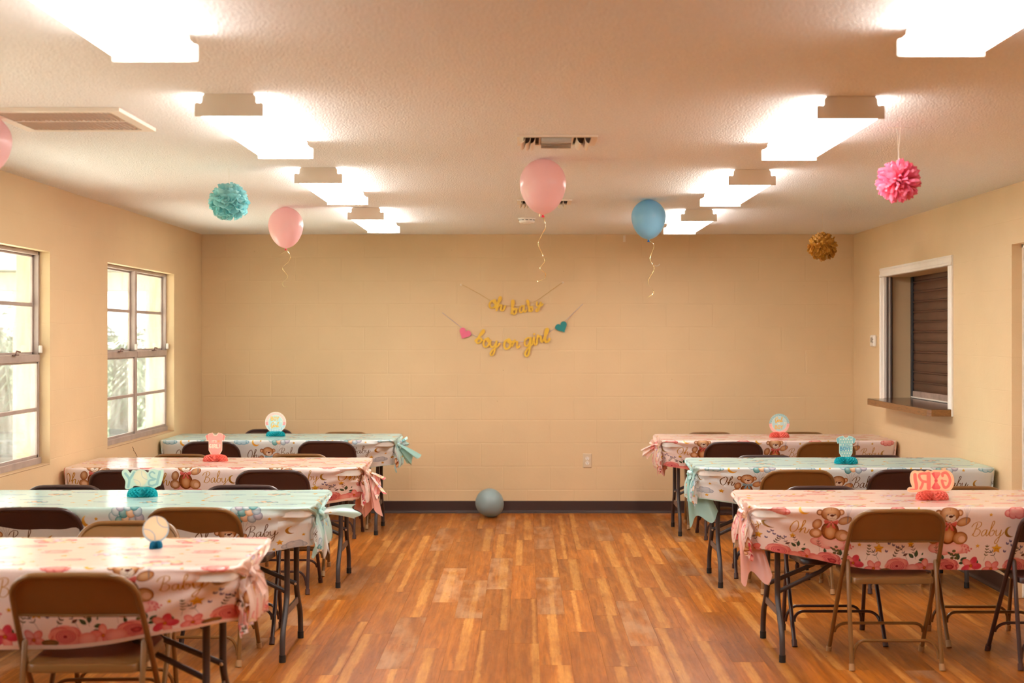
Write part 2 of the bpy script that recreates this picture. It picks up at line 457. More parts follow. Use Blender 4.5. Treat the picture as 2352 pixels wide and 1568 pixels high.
# floor: a slab under individually laid vinyl planks
fl = MB().box(XL - WT, XR + 0.6, YF - .2, YB + .2, -0.12, -0.004).obj('floor', M_plank, smooth=False)
tag(fl, 'brown and orange wood-look vinyl plank floor', kind='structure')
def plank_mesh():
    wd, ln, b = 0.1522 / 2, 0.5, 0.0009
    vs = [(-wd, -ln, -.004), (wd, -ln, -.004), (wd, ln, -.004), (-wd, ln, -.004),
          (-wd + b, -ln + b, 0), (wd - b, -ln + b, 0), (wd - b, ln - b, 0), (-wd + b, ln - b, 0)]
    m = MB(); m.add(vs, [(4, 5, 6, 7), (0, 1, 5, 4), (1, 2, 6, 5), (2, 3, 7, 6), (3, 0, 4, 7)])
    return m
def plank(x0, x1, y0, y1):
    b = 0.0006; xc, yc = (x0 + x1) / 2, (y0 + y1) / 2; hw, hl = (x1 - x0) / 2, (y1 - y0) / 2
    m = MB(); m.add([(-hw, -hl, -.0012), (hw, -hl, -.0012), (hw, hl, -.0012), (-hw, hl, -.0012),
                     (-hw + b, -hl + b, 0), (hw - b, -hl + b, 0), (hw - b, hl - b, 0), (-hw + b, hl - b, 0)],
                    [(4, 5, 6, 7), (0, 1, 5, 4), (1, 2, 6, 5), (2, 3, 7, 6), (3, 0, 4, 7)])
    return m, (xc, yc, 0)
PW, PL = 0.1524, 1.22
k0 = math.floor((XL + 0.084) / PW); full = {}
rp = random.Random(3); off_prev = 0
for k in range(k0, 40):
    x0, x1 = -0.084 + k * PW, -0.084 + (k + 1) * PW
    x0, x1 = max(x0, XL), min(x1, XR)
    if x1 - x0 < 0.01: continue
    off = (off_prev + rp.choice([0.31, 0.44, 0.58, 0.75, 0.9])) % PL; off_prev = off
    y = YB + off - PL
    while y + PL > 5.5:
        y0, y1 = max(y, 5.4), min(y + PL, YB)
        if y1 - y0 > 0.05:
            key = (round(x1 - x0, 4), round(y1 - y0, 4))
            m, loc = plank(x0, x1, y0, y1)
            if key not in full: full[key] = m.mesh('plank', M_plank, smooth=False)
            link('plank', full[key], fl, loc)
        y -= PL

# ceiling
ce = MB().box(XL - WT, XR + 0.3, YF - .2, YB + .2, ZC, ZC + 0.12).obj('ceiling', M_ceil, smooth=False)
tag(ce, 'textured popcorn ceiling', kind='structure')

# back wall: painted concrete blocks laid in running bond on a backing slab
wb = MB().box(XL - WT, XR + 0.3, YB + 0.0012, YB + 0.2, -.1, ZC + .1).obj('wall_back', M_wall, smooth=False)
tag(wb, 'orange-cream painted concrete block back wall', kind='structure')
BW, BH = 0.4064, 0.2034
for r in range(12):
    z0, z1 = r * BH, min((r + 1) * BH, ZC)
    x = (-2.42 if r % 2 == 0 else -2.2232) - 2 * BW
    while x < XR:
        a, b = max(x, XL), min(x + BW, XR)
        if b - a > 0.02:
            g = 0.006; d = rnd.uniform(-0.00025, 0.00025); e = rnd.uniform(-.0006, .0006)
            hw, hh = (b - a) / 2, (z1 - z0) / 2
            m = MB()
            m.add([(-hw, 0.0012, -hh), (hw, 0.0012, -hh), (hw, 0.0012, hh), (-hw, 0.0012, hh),
                   (-hw + g, d, -hh + g), (hw - g, d + e, -hh + g), (hw - g, d + e, hh - g), (-hw + g, d, hh - g)],
                  [(4, 5, 6, 7), (0, 1, 5, 4), (1, 2, 6, 5), (2, 3, 7, 6), (3, 0, 4, 7)])
            o = m.obj('block', M_wall, wb, smooth=False, loc=((a + b) / 2, YB, (z0 + z1) / 2))
        x += BW

# left wall with window openings
WZ0, WZ1 = 0.78, 2.048
WINS = [(9.65, 11.48), (6.65, 8.48), (3.65, 5.48)]
ml = MB(); y = YB + .0
for (a, b) in WINS:
    ml.box(XL - WT, XL, b, y, -.1, ZC + .05); ml.box(XL - WT, XL, a, b, -.1, WZ0); ml.box(XL - WT, XL, a, b, WZ1, ZC + .05); y = a
ml.box(XL - WT, XL, YF, y, -.1, ZC + .05)
wl = ml.obj('wall_left', M_wallb, smooth=False); tag(wl, 'orange-cream painted block wall with windows', kind='structure')
# right wall with pass-through and doorway
PT = (9.63, 11.42, 1.05, 2.02); DR = (7.42, 8.41, 0.0, 2.087)
RT = 0.215
mr = MB()
mr.box(XR, XR + RT, PT[1], YB, -.1, ZC + .05); mr.box(XR, XR + RT, PT[0], PT[1], -.1, PT[2] - .045); mr.box(XR, XR + RT, PT[0], PT[1], PT[3], ZC + .05)
mr.box(XR, XR + RT, DR[1], PT[0], -.1, ZC + .05); mr.box(XR, XR + RT, DR[0], DR[1], DR[3], ZC + .05)
mr.box(XR, XR + RT, YF, DR[0], -.1, ZC + .05)
wr = mr.obj('wall_right', M_wallb, smooth=False); tag(wr, 'orange-cream painted wall with pass-through and doorway', kind='structure')
wf = MB().box(XL - WT, XR + .3, YF - .2, YF, -.1, ZC + .05).obj('wall_front', M_wall, smooth=False); tag(wf, 'wall behind the camera', kind='structure')

# baseboards (vinyl cove base)
prof = [(0, 0), (0.016, 0.0), (0.015, 0.006), (0.006, 0.016), (0.004, 0.024), (0.004, 0.104), (0.002, 0.107), (0, 0.107)]
b1 = MB().prism([(YB - p[0], p[1]) for p in prof], XL, XR, 'x').obj('baseboard_back', M_base, smooth=False); tag(b1, 'dark brown vinyl baseboard', kind='structure')
b2 = MB().prism([(XL + p[0], p[1]) for p in prof], YF, YB - .004, 'y').obj('baseboard_left', M_base, smooth=False); tag(b2, 'dark brown vinyl baseboard', kind='structure')
b3 = MB().prism([(XR - p[0], p[1]) for p in prof], DR[1] + .002, YB - .004, 'y').obj('baseboard_right', M_base, smooth=False); tag(b3, 'dark brown vinyl baseboard', kind='structure')

# ------------------------------------------------------------------ windows (twin single-hung, four panes each side)
def window(n, a, b):
    w = struct('window_%d' % n, 'twin metal window with four panes on each side', (XL - 0.062, (a + b) / 2, 0))
    hw = (b - a) / 2; X0, X1 = -0.045, 0.0
    t = 0.022
    fr = MB()
    fr.box(X0, X1, -hw, -hw + t, WZ0, WZ1, bev=.002); fr.box(X0, X1, hw - t, hw, WZ0, WZ1, bev=.002)
    fr.box(X0, X1, -hw, hw, WZ1 - t, WZ1, bev=.002); fr.box(X0, X1 + .012, -hw, hw, WZ0, WZ0 + .045, bev=.003)
    fr.obj('frame', M_alu, w, smooth=False)
    MB().box(X0, X1 + .006, -.028, .028, WZ0 + .04, WZ1 - .01, bev=.003).obj('mullion', M_alu, w, smooth=False)
    MB().box(-.03, .064, -hw, hw, WZ0 - .001, WZ0 + .008, bev=.003).obj('sill', M_caulk, w, smooth=False)
    zm = (WZ0 + WZ1) / 2 + 0.0
    for s in (-1, 1):
        ya, yb = (0.028, hw - t) if s > 0 else (-hw + t, -0.028)
        MB().box(-.036, .010, ya, yb, zm - .022, zm + .022, bev=.003).obj('meeting_rail', M_alu, w, smooth=False)
        # sash stiles: lower sash sits inward
        for (za, zb, xx) in ((WZ0 + .045, zm - .02, -.006), (zm + .02, WZ1 - t, -.034)):
            sh = MB(); st = .018
            sh.box(xx - .012, xx + .004, ya, ya + st, za, zb); sh.box(xx - .012, xx + .004, yb - st, yb, za, zb)
            sh.box(xx - .012, xx + .004, ya, yb, za, za + .016); sh.box(xx - .012, xx + .004, ya, yb, zb - .012, zb)
            so = sh.obj('sash', M_alu, w, smooth=False)
            zc = (za + zb) / 2
            MB().box(xx - .013, xx + .006, ya + st, yb - st, zc - .011, zc + .011, bev=.002).obj('muntin', M_alu, so, smooth=False)
            for (p, q) in ((za + .014, zc - .008), (zc + .008, zb - .010)):
                MB().box(xx - .006, xx - .003, ya + st - .002, yb - st + .002, p, q).obj('pane', M_glass, so, smooth=False)
        lk = MB(); yc = (ya + yb) / 2
        lk.box(.010, .030, yc - .03, yc + .03, zm + .020, zm + .026); lk.tube([(.02, yc, zm + .026), (.022, yc + .01, zm + .045), (.034, yc + .035, zm + .04)], .005, 6)
        lk.obj('sash_lock', simple_lock, w)
        MB().box(.004, .022, yb - .012, yb + .012, zm + .03, zm + .075, bev=.003).obj('stop_block', M_white, w, smooth=False)
    return w
simple_lock = simple('worn_latch', (0.14, 0.07, 0.06, 1), 0.5, metal=0.5)
for n, (a, b) in enumerate(WINS): window(n + 1, a, b)
# plaster crack under the far window
ck = [P(304, 1026, 1), P(307, 1031, 1), P(306, 1033, 1), P(310, 1038, 1), P(312, 1042, 1), P(315, 1048, 1)]
pts = []
for c in ck:
    Y = (XL + .0004) / c.x; pts.append((XL + .0004, Y, EYE + (c.z - EYE) * Y))
o = MB().tube(pts, 0.0022, 4).obj('crack', M_crack, wl); 

# ------------------------------------------------------------------ pass-through window with roll-down shutter
pt = struct('window_4', 'white-trimmed kitchen pass-through opening'); y0, y1, z0, z1 = PT
tw = 0.072
prof_t = [(0, 0), (0.018, 0.004), (0.018, .018), (.013, .024), (.013, .052), (.018, .058), (.012, tw), (0, tw)]
def trim_prof(sgn, edge): return [(XR - p[0], edge + sgn * p[1]) for p in prof_t]
m = MB(); m.prism(trim_prof(1, y1), PT[2] - .03, z1 - .0005, 'z'); m.obj('casing', M_trimw, pt, smooth=False)
m = MB(); m.prism(trim_prof(-1, y0), 1.005, z1 - .0005, 'z'); m.obj('casing', M_trimw, pt, smooth=False)
m = MB(); m.prism([(XR - p[0], z1 + p[1]) for p in prof_t], y0 - tw, y1 + tw, 'y'); m.obj('casing', M_trimw, pt, smooth=False)
for i, (xa, xb, mt, dp) in enumerate(((0.0, .018, M_trimw, .022), (.020, .032, M_plate, .030), (.034, .046, M_trimw, .026), (.048, .056, M_plate, .034), (.058, .066, M_base, .02))):
    MB().box(XR + xa, XR + xb, y1 - dp, y1 + .001, z0, z1).obj('track_strip', mt, pt, smooth=False)
m = MB()
m.prism([(XR - .165, 9.60), (XR - .165, 11.27), (XR - .145, 11.30), (XR + .002, 11.30), (XR + .002, y1), (XR + .30, y1), (XR + .30, y0), (XR + .002, y0), (XR + .002, 9.56), (XR - .145, 9.565)][::-1], z0 - .045, z0, 'z')
sh = thing('serving_shelf', 'dark stained wooden serving shelf across the bottom of the wall opening', 'shelf')
m.obj('shelf_board', M_woodedge, sh, smooth=False)
m2 = MB(); m2.prism([(XR - .163, 9.603), (XR - .163, 11.268), (XR - .144, 11.298), (XR + .002, 11.298), (XR + .002, y1 - .001), (XR + .29, y1 - .001), (XR + .29, y0 + .001), (XR + .002, y0 + .001), (XR + .002, 9.562), (XR - .144, 9.567)][::-1], z0 + .0002, z0 + .003, 'z')
m2.obj('shelf_surface', M_stain, sh, smooth=False)

rs = thing('roll_shutter', 'dark bronze roll-down metal shutter closed behind the wall opening', 'shutter')
sx = XR + .245
MB().box(sx - .028, sx + .03, y1 - .045, y1 + .01, z0 + .003, z1 + .05, bev=.003).obj('guide_rail', M_slot, rs, smooth=False)
MB().box(sx - .028, sx + .03, y0 - .01, y0 + .045, z0 + .003, z1 + .05, bev=.003).obj('guide_rail', M_slot, rs, smooth=False)
ys0, ys1 = y0 + .03, y1 - .03; pitch = .0795
sp = []
for k in range(9):
    t = k / 8; sp.append((-0.010 - 0.006 * sin(pi * t), t * .062))
sp += [(-.014, .064), (-.020, .068), (-.021, .074), (-.014, .0785), (0, .0785), (0, 0)]
slat_me = MB().prism([(a, b) for a, b in sp], 0, 1, 'y').mesh('slat', M_shut)
z = z0 + .062
while z < z1 + .05:
    link('slat', slat_me, rs, (sx, ys0, z), scale=(1, ys1 - ys0, 1)); z += pitch
MB().box(sx - .022, sx + .012, ys0, ys1, z0 + .006, z0 + .061, bev=.004).obj('bottom_bar', M_shutbar, rs, smooth=False)
MB().box(sx - .034, sx - .022, ys0, ys1, z0 + .006, z0 + .016, bev=.002).obj('bottom_lip', M_trimw, rs, smooth=False)
m = MB().box(XR + RT + .001, XR + .31, y0 - .3, y1 + .3, z1 + .045, z1 + .08); m.box(XR + RT, XR + .33, y1, y1 + .3, .9, z1 + .1); m.box(XR + RT, XR + .33, y0 - .3, y0, .9, z1 + .1)
m.box(XR + .31, XR + .33, y0 - .3, y1 + .3, .9, z1 + .1)
tag(m.obj('trim_1', M_wall, smooth=False), 'boxed surround behind the shutter', kind='structure')

# doorway
dr = struct('door_1', 'white door set back in the right wall opening')
a, b, _, zt = DR
MB().box(XR + .066, XR + .10, a + .02, b - .012, 0.006, zt - .02, bev=.003).obj('door_leaf', M_trimw, dr, smooth=False)
MB().box(XR + .060, XR + .13, b - .011, b - .0005, 0, zt - .001).obj('door_jamb', M_trimw, dr, smooth=False)
MB().box(XR + .060, XR + .13, a + .0005, a + .02, 0, zt - .001).obj('door_jamb', M_trimw, dr, smooth=False)
MB().box(XR + .060, XR + .13, a, b, zt - .02, zt - .0005).obj('door_head', M_trimw, dr, smooth=False)
m = MB(); m.tube([(XR + .066, a + .10, 1.0), (XR + .03, a + .10, 1.0)], .012, 10); m.lathe([(0, -.03), (.022, -.022), (.028, 0), (.022, .022), (0, .03)], 14, (XR + .018, a + .10, 1.0)); m.obj('door_knob', M_screw, dr)
MB().box(XR + .13, XR + .3, a - .2, b + .2, -.1, zt + .1).obj('backing', M_dark, dr, smooth=False)

# ------------------------------------------------------------------ outside the windows
def mat_grass():
    m = N('lawn'); p = m.pos()
    m.setp(Base_Color=m.ramp(m.noise(p, 2.5, 6, 0.7), [(0.3, (0.022, 0.055, 0.012)), (0.6, (0.06, 0.10, 0.03)), (0.8, (0.15, 0.17, 0.08))]), Roughness=0.9)
    return m.m
M_grass = mat_grass()
M_bounce = simple('pale_bounce', (0.66, 0.64, 0.60, 1), 0.85, vary=.08)
M_peach = simple('peach_stucco', (0.52, 0.35, 0.28, 1), 0.8, bump=(60, .2, .01))
M_cream = simple('cream_fascia', (0.55, 0.48, 0.42, 1), 0.7)
M_palm = simple('palm_green', (0.045, 0.075, 0.035, 1), 0.6, vary=.3)
M_trunk = simple('palm_bark', (0.10, 0.075, 0.06, 1), 0.9, bump=(30, .6, .03), vary=.3)
M_hedge = simple('hedge_green', (0.05, 0.10, 0.035, 1), 0.8, vary=.4)
gr = MB().box(-70, XL - WT - .02, -20, 90, -.45, -.28).obj('lawn', M_grass, smooth=False); tag(gr, 'sunlit green lawn outside the left windows', kind='stuff'); gr['category'] = 'grass'
bst = MB().box(-5.9, XL - WT - .02, -6, YB + 2, -.30, -.255, bev=.01).obj('bounce_strip', M_bounce, smooth=False); tag(bst, 'unseen pale strip added to bounce daylight onto the ceiling', kind='structure')  # unseen strip added so daylight bounces up through the windows onto the ceiling
rf = MB().box(XL - 1.85, XR + 1.2, YF - 1, YB + .9, ZC + .16, ZC + .5).obj('roof', M_cream, smooth=False); tag(rf, 'unseen flat roof, its eave widened to keep sun out of the windows', kind='structure')  # out of view; eave pushed out so no direct sun enters the windows
pc = thing('porch', 'pale peach porch with square posts and a low beam outside the windows', 'porch', (0, 15.5, 0))
for X in (-5.47, -4.03):
    MB().box(X - .085, X + .085, -.085, .085, -.279, 2.06, bev=.006).obj('post', M_peach, pc, smooth=False)
MB().box(-7.6, -3.86, -.10, .10, 2.04, 2.24, bev=.006).obj('beam', M_peach, pc, smooth=False)
MB().box(-7.9, -3.8, -.25, 3.2, 2.26, 2.52, bev=.01).obj('fascia', M_cream, pc, smooth=False)
def palm(name, label, base, h, r, nf, lean, seed, fl=1.5):
    rr = random.Random(seed); t = thing(name, label, 'tree', base)
    pts = [(lean * (k / 10) ** 1.6, 0, h * k / 10) for k in range(11)]
    rad = [r * (1.15 - .3 * k / 10) * (1 + .06 * (k % 2)) for k in range(11)]
    MB().tube(pts, rad, 12).obj('trunk', M_trunk, t)
    top = Vector(pts[-1])
    for k in range(nf):
        az = 2 * pi * k / nf + rr.uniform(-.3, .3); el = rr.uniform(-.5, 1.1); L = fl * rr.uniform(.8, 1.2)
        m = MB(); prev = top.copy(); d = Vector((cos(az) * cos(el), sin(az) * cos(el), sin(el))); spine = [prev.copy()]
        for q in range(12):
            d = (d + Vector((0, 0, -.13))).normalized(); prev = prev + d * L / 12; spine.append(prev.copy())
        m.tube(spine, .012, 4)
        for q in range(2, 12):
            c = spine[q]; dd = (spine[min(q + 1, 12)] - spine[q - 1]).normalized(); sd = dd.cross(Vector((0, 0, 1))).normalized()
            for sgn in (-1, 1):
                ll = .42 * sin(pi * q / 13) + .1; tip = c + (sd * sgn * .75 + dd * .55 + Vector((0, 0, -.35))) * ll
                m.add([c - dd * .02, c + dd * .025, tip], [(0, 1, 2)])
        m.obj('frond', M_palm, t, smooth=False)
palm('palm_tree', 'palm tree with a thick trunk outside the far window', (-5.84, 20.5, -.279), 1.62, .14, 26, .05, 5, 1.35)
palm('palm_tree', 'palm tree with spreading fronds outside the near window', (-7.55, 20.6, -.279), 1.95, .15, 24, -.15, 9, 1.7)
def hedge(base, sx, sy, h, label, seed):
    rr = random.Random(seed); m = MB()
    for k in range(900):
        a = rr.uniform(0, 2 * pi); q = rr.uniform(0, 1) ** .4; zz = rr.uniform(0, 1)
        c = Vector((cos(a) * q * sx, sin(a) * q * sy, zz * h)); s_ = .12
        m.add([c + Vector([rr.uniform(-s_, s_) for _ in range(3)]) for _ in range(4)], [(0, 1, 2, 3)])
    o = m.obj('hedge', M_hedge, None, smooth=False, loc=base); tag(o, label, 'hedge', kind='stuff')
hedge((-8.2, 26, -.15), 2.6, 1.2, 1.6, 'loose green hedge across the lawn outside the far window', 2)
hedge((-15.5, 32, -.15), 5.0, 1.5, 2.0, 'long green hedge far across the lawn outside the near window', 4)
# ------------------------------------------------------------------ flat print: rasterised from shapes in numpy
class Canvas:
    def __init__(s, wmm, hmm, res, base, wrap=False):
        s.r = res; s.W = int(round(wmm * res)); s.H = int(round(hmm * res)); s.wrap = wrap
        s.a = np.zeros((s.H, s.W, 3), dtype=np.float32); s.a[:] = base
    def win(s, x0, x1, y0, y1):
        ix = np.arange(math.floor(x0 * s.r), math.ceil(x1 * s.r) + 1)
        iy = np.arange(max(0, math.floor(y0 * s.r)), min(s.H, math.ceil(y1 * s.r) + 1))
        if not s.wrap: ix = ix[(ix >= 0) & (ix < s.W)]
        if len(ix) == 0 or len(iy) == 0: return None
        X, Y = np.meshgrid((ix + .5) / s.r, (iy + .5) / s.r)
        return np.ix_(iy, ix % s.W), X, Y
    def put(s, sel, al, col):
        al = al[..., None]; s.a[sel] = s.a[sel] * (1 - al) + np.asarray(col, dtype=np.float32) * al
    def ell(s, cx, cy, rx, ry, col, edge=None, ang=0.0, k=3.0, alpha=1.0, light=0.0, line=None, lw=1.0):
        R = max(rx, ry) * 1.02 + 1; w_ = s.win(cx - R, cx + R, cy - R, cy + R)
        if w_ is None: return
        sel, X, Y = w_; ca, sa = cos(ang), sin(ang)
        x = ((X - cx) * ca + (Y - cy) * sa) / rx; y = (-(X - cx) * sa + (Y - cy) * ca) / ry
        q = np.sqrt(x * x + y * y); mn = min(rx, ry)
        al = np.clip((1 - q) * mn * s.r + .5, 0, 1) * alpha
        c = np.zeros(X.shape + (3,), np.float32); c[:] = col
        if edge is not None:
            t = np.clip(q, 0, 1) ** k; t = t[..., None]; c = c * (1 - t) + np.asarray(edge, np.float32) * t
        if light:
            g = np.exp(-(((x + .3) / .5) ** 2 + ((y - .35) / .5) ** 2))[..., None] * light; c = c * (1 - g) + g
        if line is not None:
            t = np.clip((q - 1 + lw / mn) * mn * s.r, 0, 1)[..., None]; c = c * (1 - t) + np.asarray(line, np.float32) * t
        a3 = al[..., None]; s.a[sel] = s.a[sel] * (1 - a3) + c * a3
    def poly(s, pts, col, grad=None, alpha=1.0):
        xs = [p[0] for p in pts]; ys = [p[1] for p in pts]
        w_ = s.win(min(xs), max(xs), min(ys), max(ys))
        if w_ is None: return
        sel, X, Y = w_; ins = np.zeros(X.shape, bool); n = len(pts)
        for i in range(n):
            x1, y1 = pts[i]; x2, y2 = pts[(i + 1) % n]
            if y1 == y2: continue
            c = ((Y >= min(y1, y2)) & (Y < max(y1, y2))) & (X < (x2 - x1) * (Y - y1) / (y2 - y1) + x1); ins ^= c
        c = np.zeros(X.shape + (3,), np.float32); c[:] = col
        if grad is not None:
            t = ((Y - min(ys)) / (max(ys) - min(ys) + 1e-6))[..., None]; c = c * t + np.asarray(grad, np.float32) * (1 - t)
        a3 = (ins * alpha)[..., None].astype(np.float32); s.a[sel] = s.a[sel] * (1 - a3) + c * a3
    def stroke(s, pts, wf, col, alpha=1.0):
        """pts polyline in mm; wf(dx,dy)->full width"""
        for i in range(len(pts) - 1):
            (x1, y1), (x2, y2) = pts[i], pts[i + 1]; L = hypot(x2 - x1, y2 - y1)
            if L < 1e-6: continue
            wd = wf((x2 - x1) / L, (y2 - y1) / L) / 2
            w_ = s.win(min(x1, x2) - wd - 1, max(x1, x2) + wd + 1, min(y1, y2) - wd - 1, max(y1, y2) + wd + 1)
            if w_ is None: continue
            sel, X, Y = w_
            t = np.clip(((X - x1) * (x2 - x1) + (Y - y1) * (y2 - y1)) / (L * L), 0, 1)
            d = np.hypot(X - x1 - t * (x2 - x1), Y - y1 - t * (y2 - y1))
            s.put(sel, np.clip((wd - d) * s.r + .5, 0, 1) * alpha, col)
    def image(s, name):
        im = bpy.data.images.new(name, s.W, s.H)
        px = np.ones((s.H, s.W, 4), np.float32); px[..., :3] = np.clip(s.a, 0, 1)
        im.pixels.foreach_set(px.ravel()); im.update(); im.pack()
        return im
def C(r, g, b): return (r / 255, g / 255, b / 255)

# hand-lettered glyphs: list of strokes, x-height 1, ascender 2.2, descender -1.2, advance
GL = {
 'O': ([[(.75, 2.15), (.35, 1.8), (.08, 1.0), (.25, .2), (.62, 0), (1.0, .5), (1.12, 1.35), (.95, 2.0), (.7, 2.1), (.45, 1.85)]], 1.25),
 'h': ([[(-.1, .5), (.25, 1.1), (.58, 1.9), (.55, 2.25), (.38, 2.2), (.25, 1.5), (.12, .1)], [(.12, .1), (.3, .65), (.6, .98), (.78, .85), (.74, .3), (.88, .02), (1.12, .15), (1.3, .75)]], 1.35),
 'B': ([[(.62, 2.0), (.5, 1.2), (.3, .4), (.12, .12)], [(-.15, 1.45), (.1, 1.9), (.65, 2.2), (1.15, 2.1), (1.2, 1.65), (.85, 1.25), (.5, 1.1), (.95, 1.05), (1.25, .75), (1.12, .25), (.7, -.05), (.35, .05), (.2, .35)]], 1.45),
 'a': ([[(.78, .85), (.5, 1.0), (.15, .7), (.08, .25), (.3, 0), (.6, .3), (.8, .95), (.76, .3), (.9, .02), (1.15, .25)]], 1.12),
 'b': ([[(-.05, .25), (.3, 1.2), (.58, 2.0), (.5, 2.35), (.32, 2.2), (.2, 1.2), (.18, .25), (.4, 0), (.75, .25), (.82, .7), (.6, .95), (.42, .75)], [(.8, .7), (1.05, .8)]], 1.08),
 'y': ([[(.0, .95), (.02, .35), (.22, .02), (.55, .3), (.75, .95)], [(.75, .95), (.68, .1), (.5, -.9), (.22, -1.2), (.1, -.85), (.45, -.25), (.95, .2), (1.15, .6)]], 1.15),
 'o': ([[(.55, 1.0), (.2, .8), (.08, .35), (.32, 0), (.68, .15), (.82, .6), (.6, 1.0), (.45, .85), (.7, .6), (1.0, .75)]], 1.02),
 'r': ([[(.0, .2), (.12, .7), (.22, 1.05), (.3, .82), (.6, .85), (.62, .3), (.75, .02), (1.0, .3)]], 1.0),
 'g': ([[(.78, .88), (.5, 1.0), (.15, .7), (.12, .25), (.35, .02), (.62, .3), (.82, .95), (.72, .0), (.55, -.95), (.3, -1.2), (.15, -.85), (.5, -.25), (1.0, .2)]], 1.05),
 'i': ([[(.0, .3), (.22, 1.0), (.2, .3), (.34, .02), (.62, .3)], [(.26, 1.36), (.29, 1.40)]], .62),
 'l': ([[(-.05, .3), (.3, 1.2), (.52, 2.0), (.42, 2.35), (.25, 2.0), (.2, .6), (.36, .02), (.65, .15), (.8, .55)]], .78),
 'G': ([[(1.05, 1.75), (.95, 2.1), (.6, 2.15), (.15, 1.5), (.1, .6), (.45, 0), (.85, .25), (1.0, .95)], [(1.05, 1.0), (.9, .0), (.5, -.5), (.25, -.35)]], 1.2),
}
def word(txt, x, y, s, slant=0.12, track=1.0):
    out = []
    for ch in txt:
        if ch == ' ': x += s * .7; continue
        st, adv = GL[ch]
        for q in st: out.append([(x + (px + slant * py) * s, y + py * s) for px, py in spline(q, 7)])
        x += adv * s * track
    return out
# block capitals on a 1 x 1.5 cell
BL = {'B': [[(0, 0), (0, 1.5), (.6, 1.45), (.75, 1.15), (.55, .82), (0, .78)], [(.5, .8), (.85, .5), (.7, .05), (0, 0)]],
      'O': [[(.45, 1.5), (.1, 1.25), (0, .75), (.1, .25), (.45, 0), (.8, .25), (.9, .75), (.8, 1.25), (.45, 1.5)]],
      'Y': [[(0, 1.5), (.42, .75), (.42, 0)], [(.88, 1.5), (.42, .75)]],
      'G': [[(.8, 1.25), (.45, 1.5), (.1, 1.2), (0, .7), (.15, .2), (.45, 0), (.8, .2), (.82, .65), (.5, .65)]],
      'I': [[(.25, 0), (.25, 1.5)]], 'R': [[(0, 0), (0, 1.5), (.6, 1.45), (.78, 1.12), (.55, .78), (0, .75)], [(.4, .75), (.8, 0)]],
      'L': [[(0, 1.5), (0, 0), (.7, 0)]], '!': [[(.15, .5), (.18, 1.5)], [(.14, .06), (.15, .1)]],
      'T': [[(0, 1.5), (.9, 1.5)], [(.45, 1.5), (.45, 0)]], 'S': [[(.75, 1.3), (.4, 1.5), (.05, 1.2), (.2, .85), (.6, .65), (.75, .3), (.4, 0), (0, .15)]],
      "'": [[(.1, 1.5), (.08, 1.2)]], 'A': [[(0, 0), (.42, 1.5), (.85, 0)], [(.2, .5), (.65, .5)]],
      '?': [[(.05, 1.2), (.35, 1.5), (.7, 1.2), (.4, .8), (.35, .5)], [(.34, .06), (.35, .1)]]}
BADV = {'I': .5, '!': .45, "'": .3}
def block(txt, x, y, s, gap=.3):
    out = []
    for ch in txt:
        if ch == ' ': x += s * .6; continue
        for q in BL[ch]: out.append([(x + a * s, y + b * s) for a, b in q])
        x += (BADV.get(ch, .9) + gap) * s
    return out

def star(cv, x, y, r, face=False):
    pts = []
    for k in range(10):
        a = pi / 2 + k * pi / 5; q = r if k % 2 == 0 else r * .52; pts.append((x + q * cos(a), y + q * sin(a)))
    cv.poly([(x + (px - x) * 1.06, y + (py - y) * 1.06) for px, py in pts], C(176, 118, 30)); cv.poly(pts, C(238, 200, 84), C(214, 140, 32))
    if face:
        cv.stroke([(x - r * .3, y), (x - r * .15, y - r * .06), (x - .02 * r, y)], lambda a, b: 1.3, C(90, 60, 30))
        cv.stroke([(x + r * .1, y), (x + r * .25, y - r * .06), (x + .36 * r, y)], lambda a, b: 1.3, C(90, 60, 30))
def moon(cv, x, y, r, c1, c2, opening=0.35, tilt=0.3):
    pts = []
    for k in range(25):
        a = radians(75) + tilt + k / 24 * radians(230); pts.append((x + r * cos(a), y + r * sin(a)))
    cx, cy = x + r * .42 * cos(tilt + .2 - pi / 40), y + r * .42 * sin(tilt + .2)
    a0 = atan2(pts[-1][1] - cy, pts[-1][0] - cx); a1 = atan2(pts[0][1] - cy, pts[0][0] - cx)
    r0 = hypot(pts[-1][0] - cx, pts[-1][1] - cy); r1 = hypot(pts[0][0] - cx, pts[0][1] - cy)
    while a1 > a0: a1 -= 2 * pi
    for k in range(1, 24):
        t = k / 24; a = a0 + (a1 - a0) * t; q = (r0 + (r1 - r0) * t); pts.append((cx + q * cos(a), cy + q * sin(a)))
    cv.poly(pts, c1, c2)
def cloud(cv, x, y, w_, h_, c, e):
    R_ = random.Random(int(x * 7 + y))
    for (ax, ay, r) in ((-.36, -.05, .34), (.36, -.08, .34), (-.14, -.22, .36), (.16, -.2, .38), (-.1, .2, .42), (.14, .24, .40)):
        cv.ell(x + ax * w_, y + ay * h_, r * w_ * .62, r * h_ * 1.15, c, e, k=4.0, light=.25)
    cv.ell(x, y + .05 * h_, w_ * .34, h_ * .36, c, c, alpha=.9, light=.3)
def leaf(cv, x, y, L, wd, ang, c, vein=None):
    ca, sa = cos(ang), sin(ang); pts = []
    for k in range(13):
        t = k / 12; pts.append((t * L, wd * sin(pi * t ** .8) * .5))
    for k in range(11, 0, -1):
        t = k / 12; pts.append((t * L, -wd * sin(pi * t ** .8) * .5))
    q = [(x + a * ca - b * sa, y + a * sa + b * ca) for a, b in pts]
    cv.poly(q, c, tuple(v * .72 for v in c))
    cv.stroke([(x, y), (x + L * .9 * ca, y + L * .9 * sa)], lambda a, b: .7, tuple(v * .6 for v in c))
